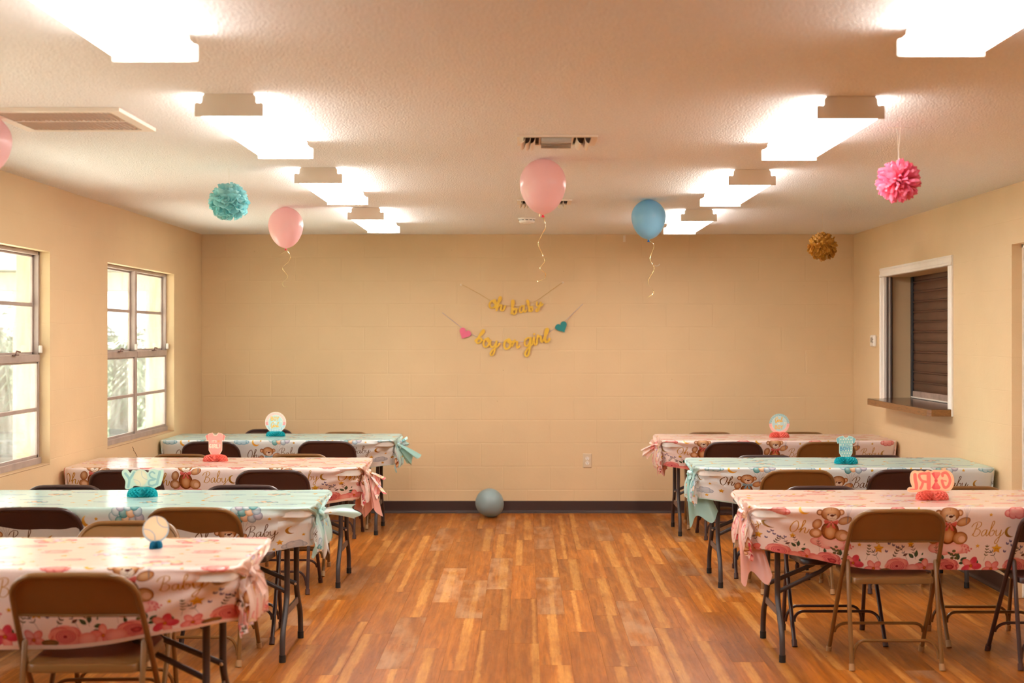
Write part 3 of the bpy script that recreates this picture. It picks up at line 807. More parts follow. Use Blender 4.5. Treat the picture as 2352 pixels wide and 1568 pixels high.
def sprig(cv, x, y, h_, n, c, ang=1.5, ll=12, lw=5, curve=.3):
    px, py = x, y; a = ang
    for k in range(n):
        nx, ny = px + cos(a) * h_ / n, py + sin(a) * h_ / n
        cv.stroke([(px, py), (nx, ny)], lambda p, q: 1.0, tuple(v * .7 for v in c))
        if k: 
            leaf(cv, nx, ny, ll, lw, a + .85, c); leaf(cv, nx, ny, ll, lw, a - .85, c)
        px, py = nx, ny; a += curve / n
    leaf(cv, px, py, ll, lw, a, c)
def rose(cv, x, y, rx, ry, c=C(232, 140, 132), d=C(206, 84, 92)):
    for k in range(8):
        a = k * pi / 4; cv.ell(x + rx * .45 * cos(a), y + ry * .45 * sin(a), rx * .62, ry * .62, c, d if k % 2 else C(238, 160, 150), k=5, alpha=.9)
    cv.ell(x, y, rx * .72, ry * .72, C(240, 160, 150), c, k=3)
    for q in (.62, .46, .32, .2):
        cv.ell(x + rx * .05 * (1 - q), y, rx * q, ry * q, C(234, 140, 136), d, k=7, line=C(176, 52, 70), lw=1.2)
    cv.ell(x, y, rx * .12, ry * .12, C(150, 30, 50))
def flower(cv, x, y, r, c, d, n=5, rot=.3):
    for k in range(n):
        a = rot + k * 2 * pi / n; cv.ell(x + r * .55 * cos(a), y + r * .5 * sin(a), r * .55, r * .36, c if k % 2 else d, C(214, 92, 96), ang=a, k=5, light=.15)
    cv.ell(x, y, r * .17, r * .17, C(214, 120, 40), C(150, 30, 40), k=3)
def bear(cv, ox, oy, s, bow):
    """ox, oy: the body's centre line and the level of the bear's seat origin (mm)"""
    f = C(222, 172, 124); e = C(128, 66, 28); b2 = C(176, 108, 58); ln = C(120, 62, 30)
    X = lambda x: ox + x * s
    Y = lambda y: oy + y * s
    E = lambda x, y, rx, ry, c, ed, **k: cv.ell(X(x), Y(y), rx * s, ry * s, c, ed, line=k.pop('line', ln), lw=1.2, **k)
    E(0, 187, 42, 50, b2, C(112, 50, 20), k=1.6)
    for q in range(26):
        a = q * 2.4; cv.ell(X(30 * cos(a) * (q / 26) ** .5), Y(185 + 40 * sin(a) * (q / 26) ** .5), 9 * s, 7 * s, b2, C(140, 72, 34), ang=a, alpha=.35)
    E(1, 180, 25, 36, C(230, 178, 128), C(190, 116, 64), k=2, line=None)
    E(-61, 220, 22, 30, f, C(150, 82, 42), k=2, ang=-.35, light=.2)
    E(66, 247, 33, 20, f, C(176, 108, 62), k=2.4, ang=.42, light=.15)
    E(-53, 288, 16, 17, f, C(120, 60, 28), k=1.5); E(-55, 287, 9, 10, C(232, 190, 156), f, line=None)
    E(46, 290, 15, 16, f, C(160, 92, 48), k=1.8); E(47, 289, 8, 9, C(232, 190, 156), f, line=None)
    E(-2, 281, 46, 38, f, C(140, 74, 32), k=3.2, light=.18)
    cv.stroke([(X(-1), Y(318)), (X(1), Y(300))], lambda a, b: 1.2, e)
    E(4, 264, 26, 20, C(250, 240, 226), C(226, 196, 170), k=3, line=C(170, 110, 80))
    E(5, 272, 10, 6.2, C(84, 34, 30), C(50, 20, 20)); cv.stroke([(X(5), Y(267)), (X(5), Y(258))], lambda a, b: 1.1, ln)
    cv.stroke(spline([(X(-6), Y(258)), (X(0), Y(254)), (X(5), Y(257)), (X(11), Y(254)), (X(17), Y(258))], 4), lambda a, b: 1.1, ln)
    for ex in (-14, 17): E(ex, 277, 4, 4.2, C(40, 18, 16), C(40, 18, 16)); cv.ell(X(ex - 1), Y(279), 1.3 * s, 1.3 * s, C(240, 230, 220))
    for sx in (-1, 1):
        cv.poly([(X(3), Y(236)), (X(3 + sx * 30), Y(250)), (X(3 + sx * 34), Y(238)), (X(3 + sx * 28), Y(222))], bow[0], bow[1])
        cv.poly([(X(3), Y(234)), (X(3 + sx * 10), Y(230)), (X(3 + sx * 24), Y(202)), (X(3 + sx * 8), Y(204))], bow[0], bow[1])
        cv.stroke([(X(6), Y(236)), (X(3 + sx * 26), Y(240))], lambda a, b: 1.2, bow[1])
    E(3, 236, 7, 7, bow[0], bow[1])
    E(-66, 167, 30, 28, f, C(156, 88, 44), k=3); E(-64, 166, 19, 18, C(242, 206, 172), C(224, 170, 128), line=C(180, 110, 66))
    E(56, 168, 34, 31, f, C(156, 88, 44), k=3); E(64, 163, 18, 18, C(240, 200, 166), C(224, 170, 128), line=C(180, 110, 66))
def strings(cv, x, y, tops):
    for (tx, ty) in tops: cv.stroke([(x, y), (x + (tx - x) * .25, y + (ty - y) * .5), (tx, ty)], lambda a, b: .9, C(120, 116, 130), .8)
def balloons(cv, x, y, cols, s=1.0):
    R_ = random.Random(4)
    sp_ = [(-48, 18), (-20, -6), (12, 4), (44, -4), (74, 10), (-34, 44), (0, 34), (34, 36), (66, 42), (-14, 66), (20, 68), (50, 70)]
    for k, (a, b) in enumerate(sp_):
        c, e = cols[k % len(cols)]; cv.ell(x + a * s, y + b * s, 22 * s, 25 * s, c, e, k=3.5, light=.35, alpha=.93, line=tuple(v * .8 for v in e), lw=.9)

def tint(hexa): return hexa
PER, HT, RES = 553.0, 760.0, 1.9
def pink_print():
    cv = Canvas(PER, HT, RES, C(247, 230, 224), wrap=True)
    yy = np.linspace(0, HT, cv.H)[:, None, None]; t = np.clip((yy - 300) / 60, 0, 1)
    cv.a[:] = cv.a * (1 - t) + np.array(C(246, 218, 204), np.float32) * t
    cloud(cv, 8, 122, 168, 62, C(242, 178, 168), C(224, 128, 122)); cv.ell(20, 118, 50, 20, C(248, 214, 206), C(244, 190, 182), alpha=.8)
    bear(cv, 0, 0, 1.0, (C(238, 142, 128), C(206, 74, 70)))
    strings(cv, 78, 233, [(62, 330), (72, 335), (82, 338), (92, 335), (102, 330)])
    balloons(cv, 78, 356, [(C(246, 188, 176), C(222, 110, 110)), (C(250, 226, 190), C(226, 176, 120)), (C(234, 214, 232), C(176, 150, 190)), (C(226, 220, 190), C(170, 160, 120)), (C(244, 150, 150), C(204, 64, 84))])
    gold = C(196, 140, 44); wf = lambda a, b: 2.6 + 4.2 * max(0, abs(b) - .35)
    for q in word('Oh', 361, 160, 34, .12, 1.12): cv.stroke(q, wf, gold)
    wf2 = lambda a, b: 2.2 + 2.8 * max(0, abs(b) - .35)
    for q in word('Baby', 106, 178, 31, .10): cv.stroke(q, wf2, gold)
    moon(cv, 287, 198, 26, C(190, 146, 56), C(150, 100, 34), tilt=.1)
    moon(cv, 428, 302, 27, C(246, 218, 132), C(226, 158, 40), tilt=.55)
    cloud(cv, 308, 290, 96, 46, C(240, 158, 150), C(206, 84, 92))
    for (x, y, r, f) in ((191, 281, 9, 0), (382, 137, 16, 1), (141, 130, 10, 0), (231, 117, 24, 1), (470, 330, 9, 0), (340, 340, 9, 0), (226, 345, 8, 0)): star(cv, x, y, r, f)
    # clouds, stars and leaves scattered over the top
    for (x, y, a, b) in ((40, 520, 120, 50), (300, 470, 100, 42), (470, 600, 110, 46), (190, 640, 90, 40)): cloud(cv, x, y, a, b, C(244, 184, 172), C(224, 130, 126))
    for (x, y, r) in ((180, 430, 14), (250, 560, 16), (420, 470, 12), (520, 560, 15), (110, 610, 12), (350, 640, 13), (490, 700, 12), (60, 690, 10)): star(cv, x, y, r)
    moon(cv, 500, 520, 26, C(246, 218, 132), C(226, 158, 40)); moon(cv, 240, 700, 24, C(246, 218, 132), C(226, 158, 40))
    balloons(cv, 400, 560, [(C(236, 214, 232), C(186, 160, 200)), (C(250, 226, 190), C(226, 176, 120)), (C(246, 188, 176), C(222, 110, 110))], .7)
    # floral border
    g1, g2, g3, lv = C(70, 96, 74), C(120, 112, 70), C(128, 96, 84), C(150, 132, 168)
    sprig(cv, 410, 62, 62, 4, C(150, 110, 84), 1.75, 16, 4); sprig(cv, 175, 55, 70, 5, C(132, 112, 66), 1.25, 14, 5, .4)
    sprig(cv, 238, 50, 54, 3, C(110, 88, 72), 2.0, 20, 4); sprig(cv, 290, 55, 70, 5, C(104, 76, 52), .95, 15, 6); sprig(cv, 512, 62, 55, 4, C(190, 130, 100), 1.6, 16, 3)
    sprig(cv, 372, 58, 60, 3, C(112, 98, 110), 2.0, 13, 4)
    for (x, y) in ((278, 136), (292, 148), (300, 128), (318, 118), (268, 98), (346, 120)): leaf(cv, x, y, 16, 8, 1.9, lv); leaf(cv, x, y, 14, 8, .9, lv)
    leaf(cv, 350, 80, 26, 13, .5, C(124, 84, 78))
    for (x, y, L, a) in ((400, 70, 34, 2.4), (410, 74, 36, 1.5), (425, 60, 34, .1), (420, 45, 30, -.2), (545, 46, 32, .3), (540, 60, 28, 1.8), (55, 60, 36, 1.6), (66, 58, 34, .5), (60, 44, 30, .2), (150, 40, 36, 2.2), (438, 84, 14, 1.2), (20, 90, 18, 2.6), (28, 80, 18, .2)): leaf(cv, x, y, L, L * .5, a, g1)
    for (x, y) in ((34, 104), (24, 88), (44, 86), (28, 70), (46, 70)): cv.ell(x, y, 8, 7, C(104, 96, 58), C(76, 70, 44))
    for (x, y) in ((80, 128), (88, 112), (96, 122), (104, 106), (92, 98), (112, 116)): cv.ell(x, y, 4.5, 4.5, C(226, 120, 120), C(200, 84, 96))
    flower(cv, 455, 22, 44, C(238, 156, 144), C(232, 130, 126)); flower(cv, 214, 18, 42, C(240, 158, 150), C(236, 140, 136), 5, .9)
    rose(cv, 325, 30, 56, 40); rose(cv, 5, 30, 56, 36, C(228, 128, 124), C(180, 54, 70)); flower(cv, 118, 32, 46, C(238, 150, 142), C(212, 60, 88), 5, 1.2)
    cv.ell(20, 26, 18, 11, C(200, 80, 86), C(130, 24, 40), k=2); cv.ell(500, 16, 40, 26, C(238, 160, 150), C(220, 120, 116)); cv.ell(400, 14, 34, 26, C(240, 164, 152), C(222, 120, 116)); cv.ell(270, 8, 30, 12, C(140, 96, 54), C(100, 70, 40))
    return cv.image('pink_teddy_print')
def blue_print():
    cv = Canvas(PER, HT, RES, C(232, 236, 236), wrap=True)
    yy = np.linspace(0, HT, cv.H)[:, None, None]; t = np.clip((yy - 270) / 60, 0, 1)
    cv.a[:] = cv.a * (1 - t) + np.array(C(196, 230, 226), np.float32) * t
    s = .92; oy = 225 - 319 * s
    cloud(cv, 4, 24, 150, 56, C(176, 204, 214), C(120, 164, 186)); bear(cv, 0, oy, s, (C(176, 212, 226), C(104, 158, 186)))
    strings(cv, 73, 164, [(40, 235), (56, 246), (76, 252), (100, 250), (128, 240)])
    balloons(cv, 74, 268, [(C(206, 218, 222), C(122, 160, 176)), (C(120, 178, 180), C(52, 124, 132)), (C(238, 196, 158), C(206, 142, 96)), (C(188, 206, 216), C(120, 140, 164)), (C(196, 190, 204), C(130, 130, 156))])
    br = C(96, 62, 32); wf = lambda a, b: 2.6 + 4.0 * max(0, abs(b) - .35)
    for q in word('Oh', 388, 132, 33, .12, 1.1): cv.stroke(q, wf, br)
    for q in word('Baby', 84, 150, 31, .10): cv.stroke(q, lambda a, b: 2.2 + 2.8 * max(0, abs(b) - .35), br)
    moon(cv, 287, 170, 24, C(196, 150, 54), C(160, 104, 34), tilt=.1); moon(cv, 460, 262, 30, C(246, 214, 120), C(226, 150, 40), tilt=.55)
    cloud(cv, 350, 268, 104, 40, C(186, 212, 222), C(90, 152, 176)); cloud(cv, 300, 70, 100, 40, C(192, 200, 208), C(150, 164, 184))
    for (x, y, r, f) in ((400, 80, 17, 1), (200, 258, 10, 0), (238, 100, 18, 1), (150, 96, 10, 0), (340, 130, 9, 0), (498, 274, 9, 0), (210, 60, 10, 0), (320, 30, 12, 0)): star(cv, x, y, r, f)
    for (x, y, a, b) in ((250, 440, 110, 44), (480, 560, 110, 44), (90, 640, 100, 40)): cloud(cv, x, y, a, b, C(176, 206, 214), C(130, 172, 188))
    for (x, y, r) in ((180, 420, 13), (330, 520, 15), (420, 430, 12), (30, 520, 14), (230, 620, 12), (380, 680, 13), (520, 680, 12)): star(cv, x, y, r)
    moon(cv, 400, 610, 28, C(246, 214, 120), C(226, 150, 40)); balloons(cv, 140, 520, [(C(238, 196, 158), C(206, 142, 96)), (C(120, 178, 180), C(52, 124, 132)), (C(206, 218, 222), C(122, 160, 176))], .7)
    return cv.image('blue_teddy_print')

def vinyl(name, img, back):
    m = N(name); uv = m.n('ShaderNodeUVMap', uv_map='UVMap')
    tx = m.n('ShaderNodeTexImage', image=img, extension='REPEAT', interpolation='Linear'); m.l(uv.outputs[0], tx.inputs[0])
    g = m.n('ShaderNodeNewGeometry'); col = m.mix(g.outputs['Backfacing'], tx.outputs[0], back)
    p = m.pos(); cr = m.noise(m.pos(scale=(1.0, 3.4, 3.4)), 3.0, 4, 0.65, 0.9)
    # straight fold creases left from packing
    sp = m.n('ShaderNodeSeparateXYZ'); m.l(uv.outputs[0], sp.inputs[0])
    fx = m.math('ABSOLUTE', m.math('SUBTRACT', m.math('FRACT', m.math('MULTIPLY', sp.outputs['X'], 2.03)), 0.5))
    cx = m.math('MULTIPLY', m.math('SUBTRACT', 0.012, fx), 60.0, clamp=True)
    h = m.math('ADD', m.math('MULTIPLY', cr, 1.0), m.math('MULTIPLY', cx, 0.12))
    m.setp(Base_Color=col, Roughness=0.16, Normal=m.bump(h, 0.22, 0.012))
    m.b.inputs['Specular IOR Level'].default_value = 0.6
    tl = m.n('ShaderNodeBsdfTranslucent'); m.l(col, tl.inputs[0])
    x = m.n('ShaderNodeMixShader'); x.inputs[0].default_value = 0.18
    m.l(m.b.outputs[0], x.inputs[1]); m.l(tl.outputs[0], x.inputs[2]); m.l(x.outputs[0], m.o.inputs[0])
    return m.m
IMG_P, IMG_B = pink_print(), blue_print()
M_cp = vinyl('pink_printed_vinyl', IMG_P, (0.80, 0.45, 0.40, 1))
M_cb = vinyl('blue_printed_vinyl', IMG_B, (0.50, 0.74, 0.70, 1))
def plainv(name, col):
    m = N(name); m.setp(Base_Color=col, Roughness=0.2)
    tl = m.n('ShaderNodeBsdfTranslucent'); tl.inputs[0].default_value = col
    x = m.n('ShaderNodeMixShader'); x.inputs[0].default_value = 0.4
    m.l(m.b.outputs[0], x.inputs[1]); m.l(tl.outputs[0], x.inputs[2]); m.l(x.outputs[0], m.o.inputs[0]); return m.m
M_vp = plainv('pink_vinyl_underside', (0.86, 0.50, 0.43, 1)); M_vb = plainv('aqua_vinyl_underside', (0.42, 0.70, 0.66, 1)); M_vw = plainv('white_vinyl', (0.84, 0.82, 0.80, 1))
# ------------------------------------------------------------------ folding tables
ZT = 0.742
def rrect(hx, hy, r, n=6):
    out = []
    for (cx, cy, a0) in ((hx - r, hy - r, 0), (-hx + r, hy - r, pi / 2), (-hx + r, -hy + r, pi), (hx - r, -hy + r, 3 * pi / 2)):
        for k in range(n + 1): a = a0 + k / n * pi / 2; out.append((cx + r * cos(a), cy + r * sin(a)))
    return out
LEGX = 0.755
def table_meshes():
    d = {}
    m = MB(); n = 28
    rings = [(0.0, ZT - .045), (0, ZT - .012), (.004, ZT - .003), (.012, ZT), (.2, ZT)]
    vs = []
    for ins, z in rings: vs += [(x, y, z) for x, y in rrect(.892 - ins, .366 - ins, .05)]
    fs = []
    for i in range(len(rings) - 1):
        for k in range(n): fs.append((i * n + k, i * n + (k + 1) % n, (i + 1) * n + (k + 1) % n, (i + 1) * n + k))
    fs.append(tuple(range((len(rings) - 1) * n, len(rings) * n))); fs.append(tuple(range(n))[::-1])
    m.add(vs, fs); d['tabletop'] = m.mesh('tabletop', M_tabletop)
    m = MB()
    for s in (-1, 1): m.box(-.80, .80, s * .30 - .012, s * .30 + .012, ZT - .085, ZT - .045)
    for s in (-1, 1): m.box(s * LEGX - .015, s * LEGX + .015, -.30, .30, ZT - .075, ZT - .046)
    d['rail'] = m.mesh('rail', M_tleg, smooth=False)
    for s in (-1, 1):
        m = MB(); p = [(0, s * .14, ZT - .06), (0, s * .14, .40), (0, s * .142, .31), (0, s * .155, .265), (0, s * .205, .20), (0, s * .245, .155), (0, s * .265, .11), (0, s * .272, .06), (0, s * .273, .03)]
        m.tube(spline(p, 4), .0138, 12); d['leg', s] = m.mesh('leg', M_tleg)
        m = MB(); m.tube([(0, s * .273, .036), (0, s * .273, .001)], .0158, 12); d['cap', s] = m.mesh('foot_cap', M_blackcap)
        m = MB(); m.lathe([(0, 0), (.007, .001), (.006, .004), (0, .005)], 8); d['screw'] = m.mesh('screw', M_screw)
    for e in (-1, 1):
        m = MB()
        m.box(-.004, .004, -.178, .178, .198, .232)
        d['plate'] = m.mesh('cross_plate', M_plate, smooth=False)
        for s in (-1, 1):
            m = MB(); m.tube([(-e * .0, s * .125, .305), (-e * .22, s * .10, .405), (-e * .62, s * .03, ZT - .07)], .0115, 8, flat=(1, .7)); d['brace', e, s] = m.mesh('brace', M_tleg)
    return d
TM = table_meshes()
def table(cx, cy, label):
    t = thing('folding_table', label, 'table', (cx, cy, 0), 0, 'folding tables under printed cloths')
    link('tabletop', TM['tabletop'], t); link('rail', TM['rail'], t)
    for e in (-1, 1):
        link('cross_plate', TM['plate'], t, (e * LEGX, 0, 0))
        for s in (-1, 1):
            lg = link('leg', TM['leg', s], t, (e * LEGX, 0, 0)); link('foot_cap', TM['cap', s], lg)
            br = link('brace', TM['brace', e, s], t, (e * LEGX, 0, 0))
            link('screw', TM['screw'], br, (0, s * .128 - .016 * 1, .305), (pi / 2, 0, 0))
    return t

# ------------------------------------------------------------------ printed vinyl cloths, tied in a knot at the aisle end
def cuts(h, half, hang):
    a = [0.0]
    q = [0.0]
    while q[-1] < half - .03: q.append(q[-1] + .03)
    q = [v * (half - .03) / q[-1] for v in q]
    while q[-1] < half - 1e-6: q.append(q[-1] + .006)
    for k in range(8): q.append(half + (k + 1) * .004)
    base = q[-1]; n = int((hang - .032) / .013)
    for k in range(n): q.append(base + (k + 1) * (hang - .032) / n)
    return [-v for v in q[:0:-1]] + q
def cloth(cx, cy, sgn, mat, xbear, vfold, hang, label, seed, tails, group, knot=(-.12, -.055), a=.897, b=.372, solid=None, lift=.28, plain=None):
    rr = random.Random(seed); ph = [rr.uniform(0, 6.28) for _ in range(8)]
    us = cuts(0, a, hang); vs_ = cuts(0, b, hang); R = .012; ZTOP = ZT + .004
    kx, ky, kz = a + .004, knot[0], knot[1]
    V = []; UV = []
    for u in us:
        for v in vs_:
            su = 1 if u >= 0 else -1; sv = 1 if v >= 0 else -1
            dx = max(abs(u) - a, 0); dy = max(abs(v) - b, 0); d = hypot(dx, dy)
            bx, by = max(-a, min(a, u)), max(-b, min(b, v)); z = 0.0; x, y = bx, by
            # rounded corner of the board
            rc = .05; ex, ey = abs(bx) - (a - rc), abs(by) - (b - rc)
            if ex > 0 and ey > 0:
                q = hypot(ex, ey)
                if q > rc * .999: f_ = rc / q; 
                else: f_ = 1
                mxx = max(ex, ey); f2 = mxx / q if q > 1e-9 else 1
                x = su * (a - rc + ex * f2); y = sv * (b - rc + ey * f2)
            if d > 0:
                if d < R * pi / 2: out = R * sin(d / R); dn = R * (1 - cos(d / R))
                else: out = R; dn = R + d - R * pi / 2
                if dx > 0 and dn > .22: dn = .22 + (dn - .22) * .35
                wx, wy = (dx / d) * su, (dy / d) * sv; corner = dx > 0 and dy > 0
                end = (u > a - .14); wE = sm((u - (a - .16)) / .17)
                flare = -.30 if not corner else .0
                if su > 0 and dx > 0: flare = .04
                if su < 0: flare = -.12 if dx > 0 else flare
                th = atan2(dy, dx)
                o2 = out + flare * max(0, dn - .03)
                if dy > 0 and dx == 0: o2 += .0045 * sin(u * 11 + ph[0]) * sm(dn / .2) + .0025 * sin(u * 31 + ph[1]) * sm(dn / .25)
                if corner: o2 += .016 * sin(th * 6 + ph[2]) * sm(dn / .2) * (1 if su > 0 else .6)
                x += wx * o2; y += wy * o2; z = -dn
                # the hem is drawn up towards the knot
                t_ = sm((u - (a - .62)) / .60) if su > 0 else .35 * sm((-u - (a - .25)) / .25)
                z *= 1 - lift * t_ * (1 - .75 * (dx > 0) * sm(dx / .16))
                if wE > 0:
                    dd = -z; g = math.exp(-((dd - .062) / .036) ** 2); tail = sm((dd - .06) / .06)
                    pull = wE * (.80 * g + .50 * tail * (1 - g)) * sm(dd / .03)
                    y = y + (ky - y) * pull
                    xi = x + (kx - x) * min(1, .55 * g * wE)
                    x = xi
                    fold = sin(v * 46 + ph[3]) + .5 * sin(v * 91 + ph[4])
                    if dx > 0 or u > a - .03: x += .010 * fold * sm(dd / .02) * (1 - .4 * tail) * wE * (1 - .6 * g)
                    if dx > 0: x += .018 * sin(pi * min(1, max(0, (dd - .07) / .2))) * wE
                    z += .012 * g * wE * sin(v * 30 + ph[5])
                # creases radiating on the front panel near the knot
                if dx == 0 and u > a - .45 and v < 0:
                    r_ = hypot(a - u, dd_ := dn - .05); an = atan2(dd_, a - u)
                    y += .0075 * sin(an * 13 + ph[6]) * sm(r_ / .08) * sm((.45 - r_) / .3) * sm(dn / .04)
            else:
                # gentle pucker on top at the tied end
                q = sm((u - (a - .22)) / .22)
                z = .0030 * q * sin(v * 38 + u * 12 + ph[7]) + .0008 * sin(u * 7 + v * 5 + ph[1])
                z = max(z, -.0025)
            V.append((sgn * x, y, ZTOP + z))
            UV.append(((sgn * u + cx - xbear) * 1000 / PER, (vfold * 1000 + (b - abs(v)) * 1000) / HT))
    m = MB(); nu, nv = len(us), len(vs_); fs = []
    for i in range(nu - 1):
        for j in range(nv - 1):
            q = (i * nv + j, (i + 1) * nv + j, (i + 1) * nv + j + 1, i * nv + j + 1)
            fs.append(q if sgn > 0 else q[::-1])
    m.add(V, fs); m.uv = UV
    o = m.obj('tablecloth', mat, None, loc=(cx, cy, 0)); tag(o, label, 'tablecloth', group)
    kp = Vector((sgn * (kx + .012), ky, ZTOP + kz))
    # the knot: a small twisted lump
    m = MB(); pts = []
    for k in range(22):
        t = k / 21 * 2 * pi * 1.6; pts.append(kp + Vector((sgn * .008 + .012 * cos(t * 1.5), .022 * sin(t), .017 * cos(t) - .002 * k / 3)))
    m.tube(pts, [.010 + .004 * sin(k * 1.9) for k in range(22)], 7)
    m.uv = [((p[0] * 3 + cx) % 1, (p[2] * 2) % .4 + .4) for p in m.v]
    m.obj('knot', mat, o)
    for (dirv, L, w0, w1, nf, droop, kind) in tails:
        D = Vector((sgn * dirv[0], dirv[1], dirv[2])).normalized(); side = D.cross(Vector((.2 * sgn, .9, .4))).normalized()
        nrm = D.cross(side).normalized(); m = MB(); nu_, nv_ = 14, 26; vv = []; uv = []
        for i in range(nu_):
            t = i / (nu_ - 1)
            for j in range(nv_):
                s_ = j / (nv_ - 1) - .5; wd = w0 + (w1 - w0) * t ** .8
                edge = .12 * L * sin(s_ * 9 + seed) * t
                p = kp + D * (L * t + edge) + side * (s_ * wd) + nrm * (wd * .22 * sin(s_ * 2 * pi * nf + seed) * (1 - .3 * t)) + Vector((0, 0, -droop * t * t))
                vv.append(p); uv.append((.65 + s_ * w1 / .553 + seed * .13, .30 + .25 * t))
        m.grid(lambda a_, b_: (0, 0, 0), nu_, nv_); m.v = [tuple(p) for p in vv]; m.uv = uv
        mt = {'print': mat, 'solid': solid, 'white': M_vw}[kind]
        m.obj('loose_end', mt, o)
    return o

LT = [(-1.900, 5.25, 'P'), (-1.903, 7.0, 'B'), (-1.903, 9.0, 'P'), (-1.915, 11.33, 'B')]
RTb = [(1.972, 7.0, 'P'), (1.955, 9.0, 'B'), (1.955, 11.28, 'P')]
table(*LT[0][:2], 'folding table under the pink cloth nearest the camera on the left')
table(*LT[1][:2], 'folding table second from the camera on the left, under a blue cloth')
table(*LT[2][:2], 'folding table third from the camera on the left, under a pink cloth')
table(*LT[3][:2], 'folding table under the blue cloth farthest back on the left')
table(*RTb[0][:2], 'folding table under the pink cloth nearest the camera on the right')
table(*RTb[1][:2], 'folding table under the blue cloth on the right side')
table(*RTb[2][:2], 'folding table under the pink cloth by the back wall on the right')
GP, GB = 'pink printed tablecloths', 'blue printed tablecloths'
cloth(*LT[0][:2], 1, M_cp, -1.366, .285, .30, 'pink teddy bear cloth on the left table nearest the camera, beneath the baseball centerpiece', 1,
      [((.6, -.1, -.8), .07, .03, .08, 2, .02, 'print')], GP, solid=M_vp)
cloth(*LT[1][:2], 1, M_cb, -1.39, .335, .285, 'blue cloth with balloons on its front edge, beneath the mirrored BOY centerpiece', 2,
      [((1, .0, .16), .18, .02, .085, 1.2, .03, 'print'), ((.12, -.1, -1), .20, .02, .06, 2, 0, 'white')], GB, solid=M_vb)
cloth(*LT[2][:2], 1, M_cp, -2.06, .275, .295, 'pink teddy bear cloth beneath the pink onesie centerpiece', 3,
      [((.55, -.1, -1), .16, .03, .12, 2, 0, 'print'), ((.05, .0, -1), .25, .04, .17, 2.5, 0, 'solid'), ((.8, .3, -.4), .10, .03, .10, 2, .02, 'print')], GP, solid=M_vp)
cloth(*LT[3][:2], 1, M_cb, -1.98, .285, .29, 'blue teddy bear cloth on the left table against the back wall', 4,
      [((.8, .1, -.8), .17, .02, .15, 2, .0, 'solid'), ((.9, .2, .3), .08, .02, .08, 2, .0, 'print')], GB, solid=M_vb)
cloth(*RTb[0][:2], -1, M_cp, 1.425, .322, .31, 'pink teddy bear cloth beneath the mirrored GIRL centerpiece at front right', 5,
      [((.05, .45, -1), .19, .03, .07, 3, 0, 'print'), ((-.12, -.35, -1), .32, .05, .16, 1.0, 0, 'solid')], GP, solid=M_vp)
cloth(*RTb[1][:2], -1, M_cb, 1.35, .28, .29, 'blue teddy bear cloth beneath the blue onesie centerpiece', 6,
      [((-.22, -.35, -1), .30, .06, .20, 1.0, 0, 'solid')], GB, solid=M_vb)
cloth(*RTb[2][:2], -1, M_cp, 1.364, .312, .30, 'pink teddy bear cloth on the right table against the back wall', 7,
      [((1, .1, -.35), .12, .02, .10, 2, .03, 'print'), ((.5, .0, .8), .06, .03, .10, 2, 0, 'print'), ((-.15, -.1, -1), .22, .03, .09, 2, 0, 'solid')], GP, solid=M_vp)

